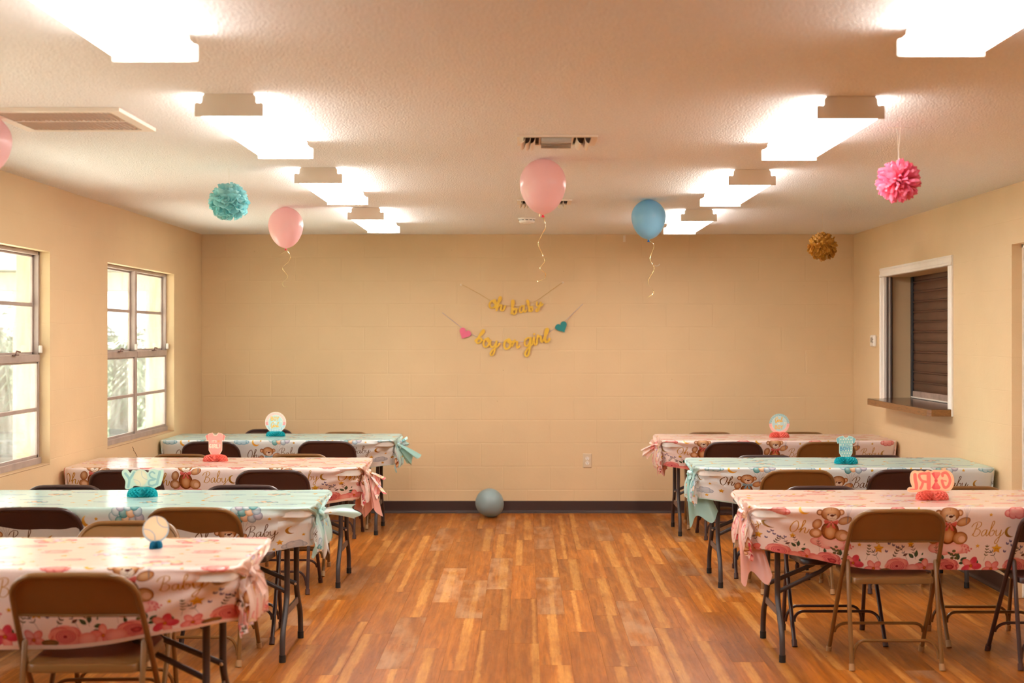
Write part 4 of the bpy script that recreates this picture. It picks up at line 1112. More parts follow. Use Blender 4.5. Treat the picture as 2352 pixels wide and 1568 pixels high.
# ------------------------------------------------------------------ steel folding chairs
def yl(z): return .42 - .312 * z / .485            # long side tube, below the pivot
def chair_meshes(mat, rub):
    d = {}; r = .0106
    for s in (-1, 1):
        m = MB(); m.tube([(s * .226, yl(.012), .012), (s * .224, yl(.25), .25), (s * .221, yl(.485), .485)], r, 10); d['fl', s] = m.mesh('leg', mat)
        m = MB(); m.tube([(s * .226, yl(0) , .002), (s * .226, yl(.03), .032)], .0142, 10); d['fc', s] = m.mesh('foot_cap', rub)
        m = MB(); m.tube([(s * .208, 0.0, .012), (s * .206, .06, .27), (s * .205, .100, .488), (s * .205, .103, .498)], [r, r, r, r * .6], 10); d['rl', s] = m.mesh('leg', mat)
        m = MB(); m.tube([(s * .208, -.001, .002), (s * .208, .006, .032)], .0142, 10); d['rc', s] = m.mesh('foot_cap', rub)
    # back frame: inverted U with wide corners
    yb = lambda z: .108 - .615 * (z - .485)
    half = [(.221, .485), (.219, .54), (.216, .60), (.213, .655)]
    for k in range(1, 9):
        a = k / 8 * pi / 2; half.append((.118 + .095 * cos(a), .655 + .0855 * sin(a)))
    half += [(.06, .7415)]
    pts = [(x, yb(z), z) for x, z in half] + [(0, yb(.742), .742)] + [(-x, yb(z), z) for x, z in half[::-1]]
    m = MB(); m.tube(pts, r, 10); d['bf'] = m.mesh('back_frame', mat)
    def hw(z):
        if z < .655: return .207
        return .118 + math.sqrt(max(0, 1 - ((z - .655) / .0855) ** 2)) * .089
    def bk(off):
        def f(u, v):
            z = .592 + v * .1475; w_ = hw(z); x = (2 * u - 1) * w_
            edge = sm(min(1 - abs(2 * u - 1), 0.12) / .12) * sm(min(1 - v, .12) / .12)
            return (x, yb(z) - .010 * (1 - (x / .21) ** 2) + .006 * edge - .0 + off, z)
        return f
    m = MB(); m.grid(bk(-.002), 25, 12); m.grid(bk(.002), 25, 12)
    m.tube([((k / 12 * 2 - 1) * .205, yb(.592) - .010 * (1 - ((k / 12 * 2 - 1)) ** 2), .591) for k in range(13)], .0048, 6)
    m.fix = True; d['bp'] = m.mesh('backrest', mat)
    # seat pan: rolled rim, rounded front corners, shallow dish
    n = 40; rings = [(.006, -.030), (0, -.027), (0, -.008), (.003, -.002), (.010, 0), (.022, -.001), (.05, -.006), (.10, -.010), (.17, -.011)]
    def outline(ins):
        out = []
        for (sx, sy, a0, rad) in ((1, 1, 0, .075), (-1, 1, pi / 2, .075), (-1, -1, pi, .035), (1, -1, 3 * pi / 2, .035)):
            hx = .197 - ins; hy = .200 - ins; rad = max(.012, rad - ins * .6)
            for k in range(10): a = a0 + k / 9 * pi / 2; out.append((sx * (hx - rad) + rad * cos(a), sy * (hy - rad) + rad * sin(a)))
        return out
    vs = []
    for ins, dz in rings: vs += [(x * (1 - .02 * (y < 0)), .262 + y, .418 + .062 * (y + .2) + dz) for x, y in outline(ins)]
    fs = []
    for i in range(len(rings) - 1):
        for k in range(n): fs.append((i * n + k, i * n + (k + 1) % n, (i + 1) * n + (k + 1) % n, (i + 1) * n + k))
    fs.append(tuple(range((len(rings) - 1) * n, len(rings) * n))); fs.append(tuple(range(n))[::-1])
    m = MB(); m.add(vs, fs); d['seat'] = m.mesh('seat', mat)
    def ubar(x, yfun, zlo, zhi):
        q = []
        for k in range(9): a = k / 8 * pi / 2; q.append((x - (1 - cos(a)) * .055, zlo + (zhi - zlo) * sin(a)))
        q = q[:]; p = [(a_, yfun(b_), b_) for a_, b_ in q] + [(-a_, yfun(b_), b_) for a_, b_ in q[::-1]]
        return p
    m = MB(); m.tube(ubar(.198, lambda z: .010 + .2 * z, .050, .132), .0075, 8); d['s1'] = m.mesh('stretcher', mat)
    m = MB(); m.tube(ubar(.214, lambda z: yl(z) - .004, .112, .158), .0075, 8); d['s2'] = m.mesh('stretcher', mat)
    return d
CM = {'tan': chair_meshes(M_tan, M_rubt), 'brown': chair_meshes(M_brown, M_rubb)}
def chair(x, y, rz, kind, label, group):
    t = thing('folding_chair', label, 'chair', (x, y, 0), rz, group); d = CM[kind]
    for s in (-1, 1):
        a = link('leg', d['fl', s], t); link('foot_cap', d['fc', s], a)
        a = link('leg', d['rl', s], t); link('foot_cap', d['rc', s], a)
    link('back_frame', d['bf'], t); link('backrest', d['bp'], t); link('seat', d['seat'], t); link('stretcher', d['s1'], t); link('stretcher', d['s2'], t)
    return t
GN, GFc = 'chairs on the near sides of the tables', 'chairs on the far sides of the tables'
R_ = radians
CH = [ # x, y of the rear feet, rz, kind, label
 (-1.518, 4.80, 0, 'tan', 'large tan chair in the bottom left corner, its back to the camera', GN),
 (-2.285, 6.63, 0, 'brown', 'dark brown chair at the left edge, seen over the nearest pink table', GN),
 (-1.543, 6.63, 0, 'tan', 'tan chair behind the baseball centerpiece, backed by the blue cloth with balloons', GN),
 (-2.384, 8.50, 0, 'brown', 'dark brown chair right behind the mirrored BOY centerpiece', GN),
 (-1.509, 8.50, 0, 'brown', 'dark brown chair on the near side of the third left table, by its aisle end', GN),
 (-2.385, 10.80, R_(1), 'brown', 'dark brown chair right behind the pink onesie centerpiece', GN),
 (-1.512, 10.85, 0, 'brown', 'dark brown chair at the near side of the farthest left table, aisle end', GN),
 (1.715, 6.555, 0, 'tan', 'tan chair fully seen from behind at the front right pink table', GN),
 (2.495, 6.56, 0, 'brown', 'dark brown chair cut off by the right edge of the picture', GN),
 (1.630, 8.50, 0, 'tan', 'tan chair on the near side of the right blue table', GN),
 (2.275, 8.52, 0, 'brown', 'dark brown chair right behind the mirrored GIRL centerpiece', GN),
 (1.580, 10.78, 0, 'brown', 'dark brown chair on the near side of the farthest right table', GN),
 (2.284, 10.78, 0, 'tan', 'tan chair right behind the blue onesie centerpiece', GN),
 (-1.69, 6.05, pi + R_(2), 'tan', 'tan chair facing the camera, just behind the baseball centerpiece', GFc),
 (-2.45, 7.53, pi, 'brown', 'dark brown chair facing the camera behind the second left table, nearer the windows', GFc),
 (-1.50, 7.53, pi + R_(1), 'brown', 'dark brown chair facing the camera behind the second left table, aisle end', GFc),
 (-2.32, 9.54, pi, 'tan', 'tan chair facing the camera behind the third left table, nearer the windows', GFc),
 (-1.525, 9.55, pi, 'tan', 'tan chair facing the camera behind the third left table, aisle end', GFc),
 (-2.20, 12.17, pi, 'brown', 'brown chair against the back wall behind the round blue based centerpiece', GFc),
 (-1.495, 11.80, pi, 'tan', 'tan chair against the back wall behind the aisle end of the farthest left table', GFc),
 (1.565, 7.48, pi, 'brown', 'dark brown chair facing the camera behind the front right pink table', GFc),
 (2.325, 7.46, pi, 'tan', 'tan chair facing the camera to the right of the mirrored GIRL centerpiece', GFc),
 (1.600, 9.46, pi + R_(-4), 'brown', 'dark brown chair facing the camera behind the right blue table, aisle end', GFc),
 (2.335, 9.47, pi, 'brown', 'dark brown chair facing the camera behind the blue onesie centerpiece', GFc),
 (1.535, 11.78, pi, 'tan', 'tan chair by the back wall behind the farthest right table, aisle end', GFc),
 (2.300, 11.78, pi, 'tan', 'tan chair at the back wall just right of the round coral based centerpiece', GFc),
]
for c in CH: chair(*c)

# ------------------------------------------------------------------ honeycomb centerpieces
def card_mat(name, img):
    m = N(name); uv = m.n('ShaderNodeUVMap', uv_map='UVMap'); tx = m.n('ShaderNodeTexImage', image=img, extension='EXTEND'); m.l(uv.outputs[0], tx.inputs[0])
    m.setp(Base_Color=tx.outputs[0], Roughness=0.45); return m.m
def honeycomb(rx, ry, h, mat, parent, lo=0.0):
    """thin tissue leaves fanned round the axis, glued alternately so they open into diamond cells"""
    m = MB(); n = 40; lv = 11; tri = [0, 1, 0, -1]
    vs = []; fs = []
    for i in range(n):
        a0 = 2 * pi * i / n; sg = 1 if i % 2 else -1; o = len(vs)
        if abs(((a0 + pi / 2 + pi) % (2 * pi)) - pi) < .05: continue
        for j in range(lv):
            t = j / (lv - 1); R_o = (1 - t ** 2.4) ** .5 * .52 + .48 if j < lv - 1 else .42
            a = a0 + sg * (pi / n) * tri[j % 4] * .92; ai = a0
            vs.append((rx * .30 * cos(ai), ry * .30 * sin(ai), .001 + h * t)); vs.append((rx * R_o * cos(a), ry * R_o * sin(a), .001 + h * t ** .92))
        for j in range(lv - 1): q = o + 2 * j; fs.append((q, q + 1, q + 3, q + 2))
    m.add(vs, fs); core = MB().lathe([(.62, .001), (.66, h * .4), (.5, h * .85), (.3, h * .99), (.0001, h)], 24)
    m.add([(x * rx, y * ry, z) for x, y, z in core.v], core.f)
    return m.obj('honeycomb_base', mat, parent, smooth=False)
def centerpiece(px_loc, label, bmat, brx, bry, bh, outline, cv, wmm, hmm, z0, rz=0.0, tilt=0.0):
    """outline in mm, origin bottom centre of the card's texture box (wmm x hmm)"""
    t = thing('centerpiece', label, 'centerpiece', px_loc, 0, 'paper honeycomb centerpieces')
    honeycomb(brx, bry, bh, bmat, t)
    n = len(outline); m = MB(); th = .0009
    vs = [(x / 1000, -th, z0 + y / 1000) for x, y in outline] + [(x / 1000, th, z0 + y / 1000) for x, y in outline]
    m.add(vs, [tuple(range(n))], 0); m.add([], []); m.f.append(tuple(range(2 * n - 1, n - 1, -1))); m.mi.append(0)
    for k in range(n): m.f.append((k, n + k, n + (k + 1) % n, (k + 1) % n)); m.mi.append(1)
    m.uv = [((x + wmm / 2) / wmm, y / hmm) for x, y in outline] * 2; m.fix = True
    o = m.obj('card', [card_mat('printed_card', cv.image('card_print')), M_cardedge], t, smooth=False)
    o.rotation_euler = (tilt, 0, rz)
    return t
def smooth_poly(pts, per=5): return spline(pts, per, True)
CREAM, SKY_, PINK_ = C(240, 228, 206), C(168, 206, 208), C(240, 160, 156)
tz = ZT + .0045
def at_table(px, py):                    # centrepiece position on a table top
    Y = F * (EYE - tz) / (py - VY); return ((px - VX) * Y / F, Y, tz)

# round card 'BOY or Girl ?'
def round_card(top, mid, low, order, stripes):
    W_ = 170; cv = Canvas(W_, W_, 2.4, CREAM); c = W_ / 2
    cv.ell(c, c, 80, 80, top)
    for i in range(-9, 10):
        for j in range(-9, 10):
            x, y = c + i * 11 + (j % 2) * 5.5, c + j * 9.5
            if y > c - 2: cv.ell(x, y, 2.7, 2.7, CREAM)
    cv.poly([(0, 0), (W_, 0), (W_, c + 2), (0, c + 2)], mid); cv.poly([(0, 0), (W_, 0), (W_, c - 22), (0, c - 22)], low)
    if stripes:
        for k in range(0, 17, 2): cv.poly([(k * 10, 0), (k * 10 + 5, 0), (k * 10 + 5, c - 22), (k * 10, c - 22)], stripes)
    pts = []; p2 = []
    for k in range(48):
        a = k / 48 * 2 * pi; r = 60 if k % 2 else 54; pts.append((c + (r + 3) * cos(a), c + (r + 3) * sin(a))); p2.append((c + r * cos(a), c + r * sin(a)))
    cv.poly(pts, CREAM); cv.poly(p2, C(182, 214, 212))
    X, Y = np.meshgrid(np.arange(cv.W), np.arange(cv.H)); q = np.hypot(X - cv.W / 2, Y - cv.H / 2) / cv.r
    cv.a[q > 80] = CREAM
    g = C(236, 184, 84)
    if order == 0:
        for s_ in block('BOY', c - 36, c + 15, 19, .30): cv.stroke(s_, lambda a, b: 6.5, g)
        for s_ in word('Girl', c - 38, c - 38, 17): cv.stroke(s_, lambda a, b: 3.2 + 3 * abs(b), g)
    else:
        for s_ in word('Girl', c - 34, c + 14, 16): cv.stroke(s_, lambda a, b: 3.2 + 3 * abs(b), g)
        for s_ in block('BOY', c - 32, c - 40, 18, .30): cv.stroke(s_, lambda a, b: 6, g)
    for s_ in word('or', c - 12, c - 4, 9): cv.stroke(s_, lambda a, b: 3.2, CREAM)
    for s_ in block('?', c + 38, c - 8, 13): cv.stroke(s_, lambda a, b: 4, CREAM)
    return cv
circ = lambda r, cy, sx=1.0: [(sx * r * cos(k / 48 * 2 * pi), cy + r * sin(k / 48 * 2 * pi)) for k in range(48)]
centerpiece(at_table(633, 1001.5), 'round pink dotted BOY or Girl card on a blue honeycomb base', M_hteal, .078, .05, .040, circ(84, 85), round_card(C(244, 192, 184), C(242, 160, 158), C(170, 206, 214), 0, C(205, 224, 226)), 170, 170, .026)
centerpiece(at_table(1790, 1004.5), 'round blue dotted Girl or BOY card on a coral honeycomb base', M_hcoral, .080, .05, .043, circ(80, 85), round_card(C(130, 186, 192), C(244, 176, 168), C(244, 190, 180), 1, None), 170, 170, .024)

# onesie cards
on = [(1625, 690), (1700, 642), (1772, 623), (1788, 655), (1825, 668), (1866, 655), (1884, 623), (1960, 642), (2035, 695), (2003, 787), (1967, 780), (1967, 900), (1965, 985), (1920, 1066), (1870, 1090), (1790, 1090), (1735, 1066), (1690, 985), (1690, 900), (1690, 780), (1652, 787)]
onm = [((x - 1830) * .302, (1092 - y) * .302) for x, y in on]
def onesie(base, sleeve, dots, txtcol, lines, edge):
    cv = Canvas(130, 146, 3, edge); T = lambda p: (p[0] + 65, p[1])
    q = [T(p) for p in onm]; cc = (65, 74); cv.poly([(cc[0] + (x - cc[0]) * .955, cc[1] + (y - cc[1]) * .965) for x, y in q], base)
    for sx in (-1, 1):
        cv.poly([(65 + sx * 42, 92), (65 + sx * 44, 128), (65 + sx * 52, 131), (65 + sx * 59, 118), (65 + sx * 50, 94)], sleeve)
        cv.stroke([(65 + sx * 42, 93), (65 + sx * 42, 130)], lambda a, b: 1.4, edge); cv.stroke(spline([(65 + sx * 41, 33), (65 + sx * 30, 22), (65 + sx * 22, 4)], 5), lambda a, b: 2, edge)
    cv.stroke(spline([(48, 139), (55, 126), (65, 122), (75, 126), (82, 139)], 6), lambda a, b: 3.5, edge)
    if dots:
        for r in range(7):
            for k in range(5): cv.ell(33 + k * 16 + (r % 2) * 8, 14 + r * 17.5, 3.6, 3.6, dots)
    for txt, x, y, s_, w_ in lines:
        for q in block(txt, x, y, s_, .32): cv.stroke(q, lambda a, b: w_, txtcol)
    return cv
cvb = onesie(C(150, 192, 190), C(124, 178, 186), CREAM, C(84, 146, 176), [("IT'S A", 44, 78, 7, 2.2), ('BOY!', 29, 48, 15, 5.2)], C(196, 224, 220))
centerpiece(at_table(1943, 1064.5), "blue dotted onesie card reading IT'S A BOY on a teal honeycomb base", M_hteal, .074, .05, .043, onm, cvb, 130, 146, .034)
cvg = onesie(C(242, 164, 154), C(240, 140, 134), None, CREAM, [("IT'S", 43, 82, 8, 2.6), ('GIRL!', 27, 48, 14, 5.4)], C(250, 214, 184))
cvg.ell(84, 88, 8, 8, C(244, 186, 150), C(232, 140, 120), k=2); cvg.ell(84, 88, 3, 3, C(228, 150, 90))
centerpiece(at_table(495, 1059), "pink onesie card reading IT'S GIRL on a coral honeycomb base", M_hcoral, .080, .05, .043, [(x * 1.04, y * 1.04) for x, y in onm], cvg, 130 * 1.04, 146 * 1.04, .036)

# mirrored GIRL sign, seen from its back
gk = .145; G = lambda x, y: ((x - 1170) * gk, (1030 - y) * gk)
go = [(330, 930), (400, 858), (490, 850), (440, 700), (425, 520), (470, 360), (580, 295), (690, 318), (800, 300), (915, 338), (1020, 283), (1130, 322), (1230, 275), (1420, 285), (1560, 268), (1720, 300), (1850, 420), (1910, 600), (1890, 800), (1800, 950), (1650, 1003), (1500, 985), (1300, 1000), (1100, 1000), (900, 1000), (700, 1028), (540, 1030), (380, 1020)]
gom = smooth_poly([G(*p) for p in go], 3)
cv = Canvas(250, 125, 3, C(250, 200, 160)); Q = lambda x, y: ((x - 1170) * gk + 125, (1030 - y) * gk)
cc = C(238, 124, 112)
cv.poly([(125 + (x) * .955, 55 + (y - 55) * .93) for x, y in gom], C(246, 190, 150)); cv.poly([(125 + x * .93, 55 + (y - 55) * .89) for x, y in gom], C(250, 204, 166))
def S_(pts, w_, col=cc): cv.stroke([Q(*p) for p in (spline(pts, 6) if len(pts) > 2 else pts)], lambda a, b: w_ * gk, col)
S_([(590, 440), (600, 600), (635, 760), (640, 885)], 115); S_([(640, 930), (430, 935)], 42)
S_([(1050, 410), (1055, 640), (1055, 885)], 140); S_([(1040, 410), (880, 400), (750, 430), (740, 520), (820, 640), (960, 680)], 84); S_([(860, 690), (830, 800), (780, 900)], 92)
S_([(1520, 480), (1520, 400), (1640, 380), (1740, 500), (1770, 660), (1700, 830), (1590, 870), (1530, 760), (1500, 640)], 92); S_([(1490, 635), (1640, 655)], 40)
for sy in (-1, 1):
    cv.poly([Q(1300, 640), Q(1140, 640 + sy * 240), Q(1220, 640 + sy * 300), Q(1420, 640 + sy * 290), Q(1460, 640 + sy * 230)], C(244, 140, 128), C(232, 96, 100))
    cv.poly([Q(1290, 640), Q(1140, 640 + sy * 240), Q(1240, 640 + sy * 280)], C(232, 90, 96))
cv.ell(*Q(1300, 640), 60 * gk, 60 * gk, C(226, 80, 90), C(240, 120, 100))
centerpiece(at_table(2141, 1147), 'coral sign with the word GIRL mirrored, on a coral honeycomb base', M_hcoral, .080, .055, .045, gom, cv, 250, 125, .036)
# mirrored BOY sign with a ball for the O
bk_ = .277; B_ = lambda x, y: ((x - 525) * bk_, (1140 - y) * bk_)
bo = [(150, 830), (190, 788), (255, 795), (305, 850), (345, 795), (420, 800), (490, 778), (560, 795), (625, 840), (660, 795), (740, 775), (830, 795), (905, 778), (915, 860), (890, 960), (860, 1060), (800, 1090), (740, 1118), (650, 1090), (520, 1095), (380, 1080), (330, 1128), (260, 1140), (207, 1118), (215, 1000), (160, 900)]
bom = smooth_poly([B_(*p) for p in bo], 3)
cv = Canvas(240, 110, 3, C(200, 224, 208)); Q = lambda x, y: ((x - 525) * bk_ + 120, (1140 - y) * bk_)
def S2(pts, w_, col=C(150, 190, 190)): cv.stroke([Q(*p) for p in (spline(pts, 6) if len(pts) > 2 else pts)], lambda a, b: w_ * bk_, col)
S2([(215, 860), (285, 965), (265, 1100)], 46); S2([(375, 840), (290, 965)], 46)
cv.ell(*Q(490, 938), 128 * bk_, 145 * bk_, C(236, 226, 196), C(226, 218, 190))
S2([(510, 815), (520, 900), (570, 950), (620, 965)], 9, C(190, 194, 196)); S2([(365, 965), (430, 980), (480, 1020), (490, 1080)], 9, C(190, 194, 196))
S2([(845, 830), (820, 930), (795, 1040)], 50); S2([(770, 955), (690, 925), (655, 870), (700, 825), (750, 850)], 30); S2([(740, 965), (655, 985), (645, 1050), (700, 1075), (780, 1045)], 36)
centerpiece(at_table(327, 1140), 'pale blue sign with the word BOY mirrored, on a teal honeycomb base', M_hteal, .076, .055, .045, bom, cv, 240, 110, .036, rz=R_(-4))
# small baseball on a narrow blue base
cv = Canvas(110, 110, 3, C(160, 190, 206)); cv.ell(55, 55, 46, 46, C(244, 226, 190), C(236, 214, 178))
cv.stroke(spline([(58, 103), (62, 78), (80, 60), (104, 56)], 8), lambda a, b: 3, C(160, 176, 196)); cv.stroke(spline([(4, 56), (28, 52), (48, 34), (52, 6)], 8), lambda a, b: 3, C(160, 176, 196))
centerpiece(at_table(358, 1258), 'small baseball card on a narrow blue base on the nearest left table', M_hblue, .023, .045, .026, circ(50, 52), cv, 110, 110, .018, rz=R_(30))

# ------------------------------------------------------------------ balloons
def balloon_mesh(wd, ht, mat):
    prof = []; n = 26; R = wd / 2
    for k in range(n + 1):
        t = k / n; z = ht * (1 - cos(pi * t)) / 2      # 0 bottom .. ht top
        s_ = z / ht
        r = R * math.sin(pi * s_ ** .82 * 1.0) ** .62 if 0 < s_ < 1 else 0
        a = (s_ - .56) / (.56 if s_ < .56 else .44); r = R * math.sqrt(max(0, 1 - abs(a) ** (1.75 if s_ < .56 else 2.05)))
        prof.append((max(r, .0001), z))
    prof = [(.006, -.004)] + prof[1:]
    return MB().lathe(prof, 40).mesh('latex_skin', mat)
def ribbon(pts, parent, wd=.0042, mat=None, name='ribbon'):
    P3 = spline([tuple(p) for p in pts], 8); m = MB(); vs = []; n = len(P3)
    for i, p in enumerate(P3):
        a = Vector(P3[max(i - 1, 0)]); b = Vector(P3[min(i + 1, n - 1)]); T = (b - a).normalized(); tw = i * .22
        sd = (T.cross(Vector((0, 1, 0))).normalized() * cos(tw) * 1.0 + Vector((0, 1, 0)) * sin(tw)).normalized() * wd / 2 if T.length else Vector((wd / 2, 0, 0))
        nr = T.cross(sd).normalized() * .0003
        vs += [Vector(p) - sd - nr, Vector(p) + sd - nr, Vector(p) + sd + nr, Vector(p) - sd + nr]
    fs = []
    for i in range(n - 1):
        for k in range(4): fs.append((i * 4 + k, i * 4 + (k + 1) % 4, (i + 1) * 4 + (k + 1) % 4, (i + 1) * 4 + k))
    m.add(vs, fs); return m.obj(name, mat or M_ribbon, parent)
def knot(parent, mat, s=1.0):
    m = MB(); m.lathe([(.0001, .004), (.006, 0), (.0045, -.004), (.004, -.006), (.0085, -.013), (.0095, -.016), (.0001, -.014)], 14); return m.obj('knot', mat, parent)
def ceiling_balloon(cx_px, top_px, wpx, hpx, mat, kmat, label, Yc, rib, short=None):
    w_, h_ = wpx * Yc / F, hpx * Yc / F; x = (cx_px - VX) * Yc / F; zb = ZC - .001 - h_
    t = thing('balloon', label, 'balloon', (x, Yc, zb), 0, 'helium balloons against the ceiling')
    link('latex_skin', balloon_mesh(w_, h_, mat), t); knot(t, kmat)
    o = Vector((x, Yc, zb)); rr = random.Random(int(cx_px))
    if rib:
        pts = [P(a, b, Yc) - o for a, b in rib]; pts = [Vector((p.x, .02 * sin(i * 1.7), p.z)) for i, p in enumerate(pts)]; pts[0] = Vector((0, 0, -.008)); ribbon(pts, t)
    if short: ribbon([Vector((0, 0, -.008))] + [P(a, b, Yc) - o for a, b in short], t)
    return t
Yof = lambda py: F * (ZC - EYE) / (VY - py)
ceiling_balloon(1247, 364, 107, 127, M_lpink, M_knotp, 'pink balloon at the centre of the ceiling, with a curled gold ribbon', 7.19,
                [(1249, 493), (1253, 519), (1244, 540), (1236, 560), (1245, 582), (1251, 600), (1240, 616), (1253, 628), (1249, 640), (1234, 646)], [(1240, 491), (1239, 497)])
ceiling_balloon(656.5, 475, 80, 94, M_lpink, M_knotp, 'pink balloon at the ceiling left of centre, near the back wall', 9.85,
                [(657, 570), (665, 585), (664, 600), (650, 616), (660, 635), (648, 649), (653, 658), (659, 658)], [(653, 579), (642, 584)])
ceiling_balloon(1489.5, 458, 79, 91, M_lblue, M_knotb, 'blue balloon at the ceiling with a curled gold ribbon', 9.32,
                [(1498, 548), (1503, 563), (1493, 594), (1502, 617), (1489, 647), (1502, 670), (1486, 684)])
ceiling_balloon(-33, 252, 116, 136, M_lpink, M_knotp, 'pink balloon cut off by the left edge of the picture', 5.77, None)
Yb_ = 12.16; wz = .242
bt = thing('balloon', 'pale blue balloon resting on the floor by the back wall', 'balloon', ((1125.5 - VX) * Yb_ / F, Yb_, 0))
o = link('latex_skin', balloon_mesh(.24, .262, M_lpale), bt); k_ = knot(o, M_knotb)
ang = R_(-38); o.rotation_euler = (R_(38), ang, 0)
# seat it on the floor
mt = Matrix.Rotation(0, 4, 'Z'); eu = o.rotation_euler.to_matrix(); zmin = min((eu @ v.co).z for v in o.data.vertices)
cen = eu @ Vector((0, 0, .135)); o.location = (-cen.x, -cen.y, -zmin + .0006)

# ------------------------------------------------------------------ paper pompoms
def petal_mesh(L, wd, cup, mat, pinch=.35):
    def f(u, v):
        s_ = 2 * u - 1; w_ = wd * (pinch + (1 - pinch) * sm(v / .6)) * math.sqrt(max(0.0, 1 - max(0, (v - .72) / .28) ** 2)) if v < 1 else .0001
        return (s_ * w_ / 2, cup * (s_ * s_) * wd - .10 * wd * v, L * (.12 + .88 * v))
    return MB().grid(f, 5, 9).mesh('petal', mat)
def pompom(c, rad, mat, label, n, wd, flat, ceil_y, seed, double=False):
    rr = random.Random(seed); t = thing('paper_pompom', label, 'pompom', tuple(c), 0, 'hanging paper pompoms')
    me = [petal_mesh(rad, wd, .25, mat), petal_mesh(rad * .94, wd * .9, .4, mat)]
    for k in range(n):
        zc_ = 1 - 2 * (k + .5) / n; az = k * 2.39996 + rr.uniform(-.08, .08); r = math.sqrt(1 - zc_ * zc_)
        d = Vector((r * cos(az), r * sin(az), zc_)) + Vector([rr.uniform(-.06, .06) for _ in range(3)]); d.normalize()
        q = d.to_track_quat('Z', 'Y')
        if flat:   # petals fold away from the middle plane and show their rounded faces
            sgz = 1 if d.z >= 0 else -1; lat = abs(d.z)
            d2 = (d + Vector((0, 0, sgz * (.25 + 1.1 * min(1, lat * 2.2))))).normalized()
            east = Vector((0, 0, 1)).cross(d)
            if east.length < .05: east = Vector((1, 0, 0))
            east = (east - d2 * east.dot(d2)).normalized(); nr = d2.cross(east)
            mtx = Matrix((east, nr, d2)).transposed()
            q = mtx.to_quaternion() @ Matrix.Rotation(rr.uniform(-.45, .45), 3, 'Z').to_quaternion() @ Matrix.Rotation(rr.uniform(-.22, .22), 3, 'X').to_quaternion()
            o = link('petal', me[k % 2], t, tuple(d * rad * rr.uniform(.97, 1.03) - d2 * rad * .62), scale=(1, 1, .64)); o.rotation_mode = 'QUATERNION'; o.rotation_quaternion = q
            continue
        else:
            q = q @ Matrix.Rotation(rr.uniform(0, 6.28), 3, 'Z').to_quaternion()
        o = link('petal', me[k % 2], t); o.rotation_mode = 'QUATERNION'; o.rotation_quaternion = q; s_ = rr.uniform(.93, 1.03); o.scale = (1, 1, s_)
    m = MB(); top = ZC - c[2] - .0005
    if double:
        for s_ in (-1, 1): m.tube([(s_ * .008, 0, top), (s_ * .002, 0, rad * .9 + .06), (0, 0, rad * .4)], .0008, 5)
        m.tube([(-.05, 0, top), (-.02, 0, top - .002), (.02, 0, top - .002), (.055, .01, top)], .0009, 5)
    else: m.tube([(0, 0, top), (0, 0, rad * .4)], .0007, 5)
    m.obj('string', M_string, t)
    return t
Yp = 7.6; pompom(P(526, 463, Yp), .103, M_paqua, 'aqua tissue paper pompom hanging near the left wall', 140, .056, True, 0, 1)
Yp = 6.115; pompom(P(2064, 416, Yp), .100, M_ppink, 'bright pink paper pompom hanging on a white string', 130, .032, False, 0, 2, True)
Yp = 10.33; pompom(P(1889, 566, Yp), .106, M_pgold, 'gold paper pompom hanging near the back right corner', 150, .040, True, 0, 3)

# ------------------------------------------------------------------ banners on the back wall
def letter_mesh(strokes, wf, th, mat, cell=.0017):
    """union of round-ended strokes, outlined by marching squares and extruded"""
    segs = []
    for st in strokes:
        for (x1, y1), (x2, y2) in zip(st[:-1], st[1:]):
            L = hypot(x2 - x1, y2 - y1)
            if L > 1e-6: segs.append((x1, y1, x2, y2, wf((x2 - x1) / L, (y2 - y1) / L) / 2, L))
    xs = [v for q in segs for v in (q[0], q[2])]; ys = [v for q in segs for v in (q[1], q[3])]; pad = max(q[4] for q in segs) + 2 * cell
    gx = np.arange(min(xs) - pad, max(xs) + pad, cell); gy = np.arange(min(ys) - pad, max(ys) + pad, cell)
    X, Y = np.meshgrid(gx, gy); D = np.full(X.shape, 9.0)
    for x1, y1, x2, y2, w_, L in segs:
        t = np.clip(((X - x1) * (x2 - x1) + (Y - y1) * (y2 - y1)) / (L * L), 0, 1)
        D = np.minimum(D, np.hypot(X - x1 - t * (x2 - x1), Y - y1 - t * (y2 - y1)) - w_)
    V = {}; vs = []; fs = []; h = th / 2
    def vid(key, x, y):
        if key not in V: V[key] = len(vs) // 2; vs.append((x, -h, y)); vs.append((x, h, y))
        return V[key]
    ny, nx = D.shape
    for j in range(ny - 1):
        for i in range(nx - 1):
            c = [(i, j), (i + 1, j), (i + 1, j + 1), (i, j + 1)]; dv = [D[b_, a_] for a_, b_ in c]
            if min(dv) >= 0: continue
            poly = []; edge = []
            for k in range(4):
                (a_, b_), (c_, d_) = c[k], c[(k + 1) % 4]; p, q = dv[k], dv[(k + 1) % 4]
                if p < 0: poly.append(vid((a_, b_), gx[a_], gy[b_]))
                if (p < 0) != (q < 0):
                    t = p / (p - q); v = vid(('e',) + tuple(sorted(((a_, b_), (c_, d_)))), gx[a_] + (gx[c_] - gx[a_]) * t, gy[b_] + (gy[d_] - gy[b_]) * t)
                    poly.append(v); edge.append((v, p < 0))
            if len(edge) > 2: poly = [vid(q_, gx[q_[0]], gy[q_[1]]) for q_ in c]; edge = []
            if len(poly) < 3: continue
            fs.append(tuple(2 * v for v in poly)); fs.append(tuple(2 * v + 1 for v in poly[::-1]))
            for k in range(0, len(edge) - 1, 2):
                (e0, out), (e1, _) = edge[k], edge[k + 1]
                if not out: e0, e1 = e1, e0
                fs.append((2 * e0, 2 * e0 + 1, 2 * e1 + 1, 2 * e1))
    m = MB(); m.add(vs, fs); return m.mesh('letter', mat, smooth=False)
bs = 6.5333
def B2(x, y, off=.02): return P(1000 + x / bs, 620 + y / bs, YB - off)
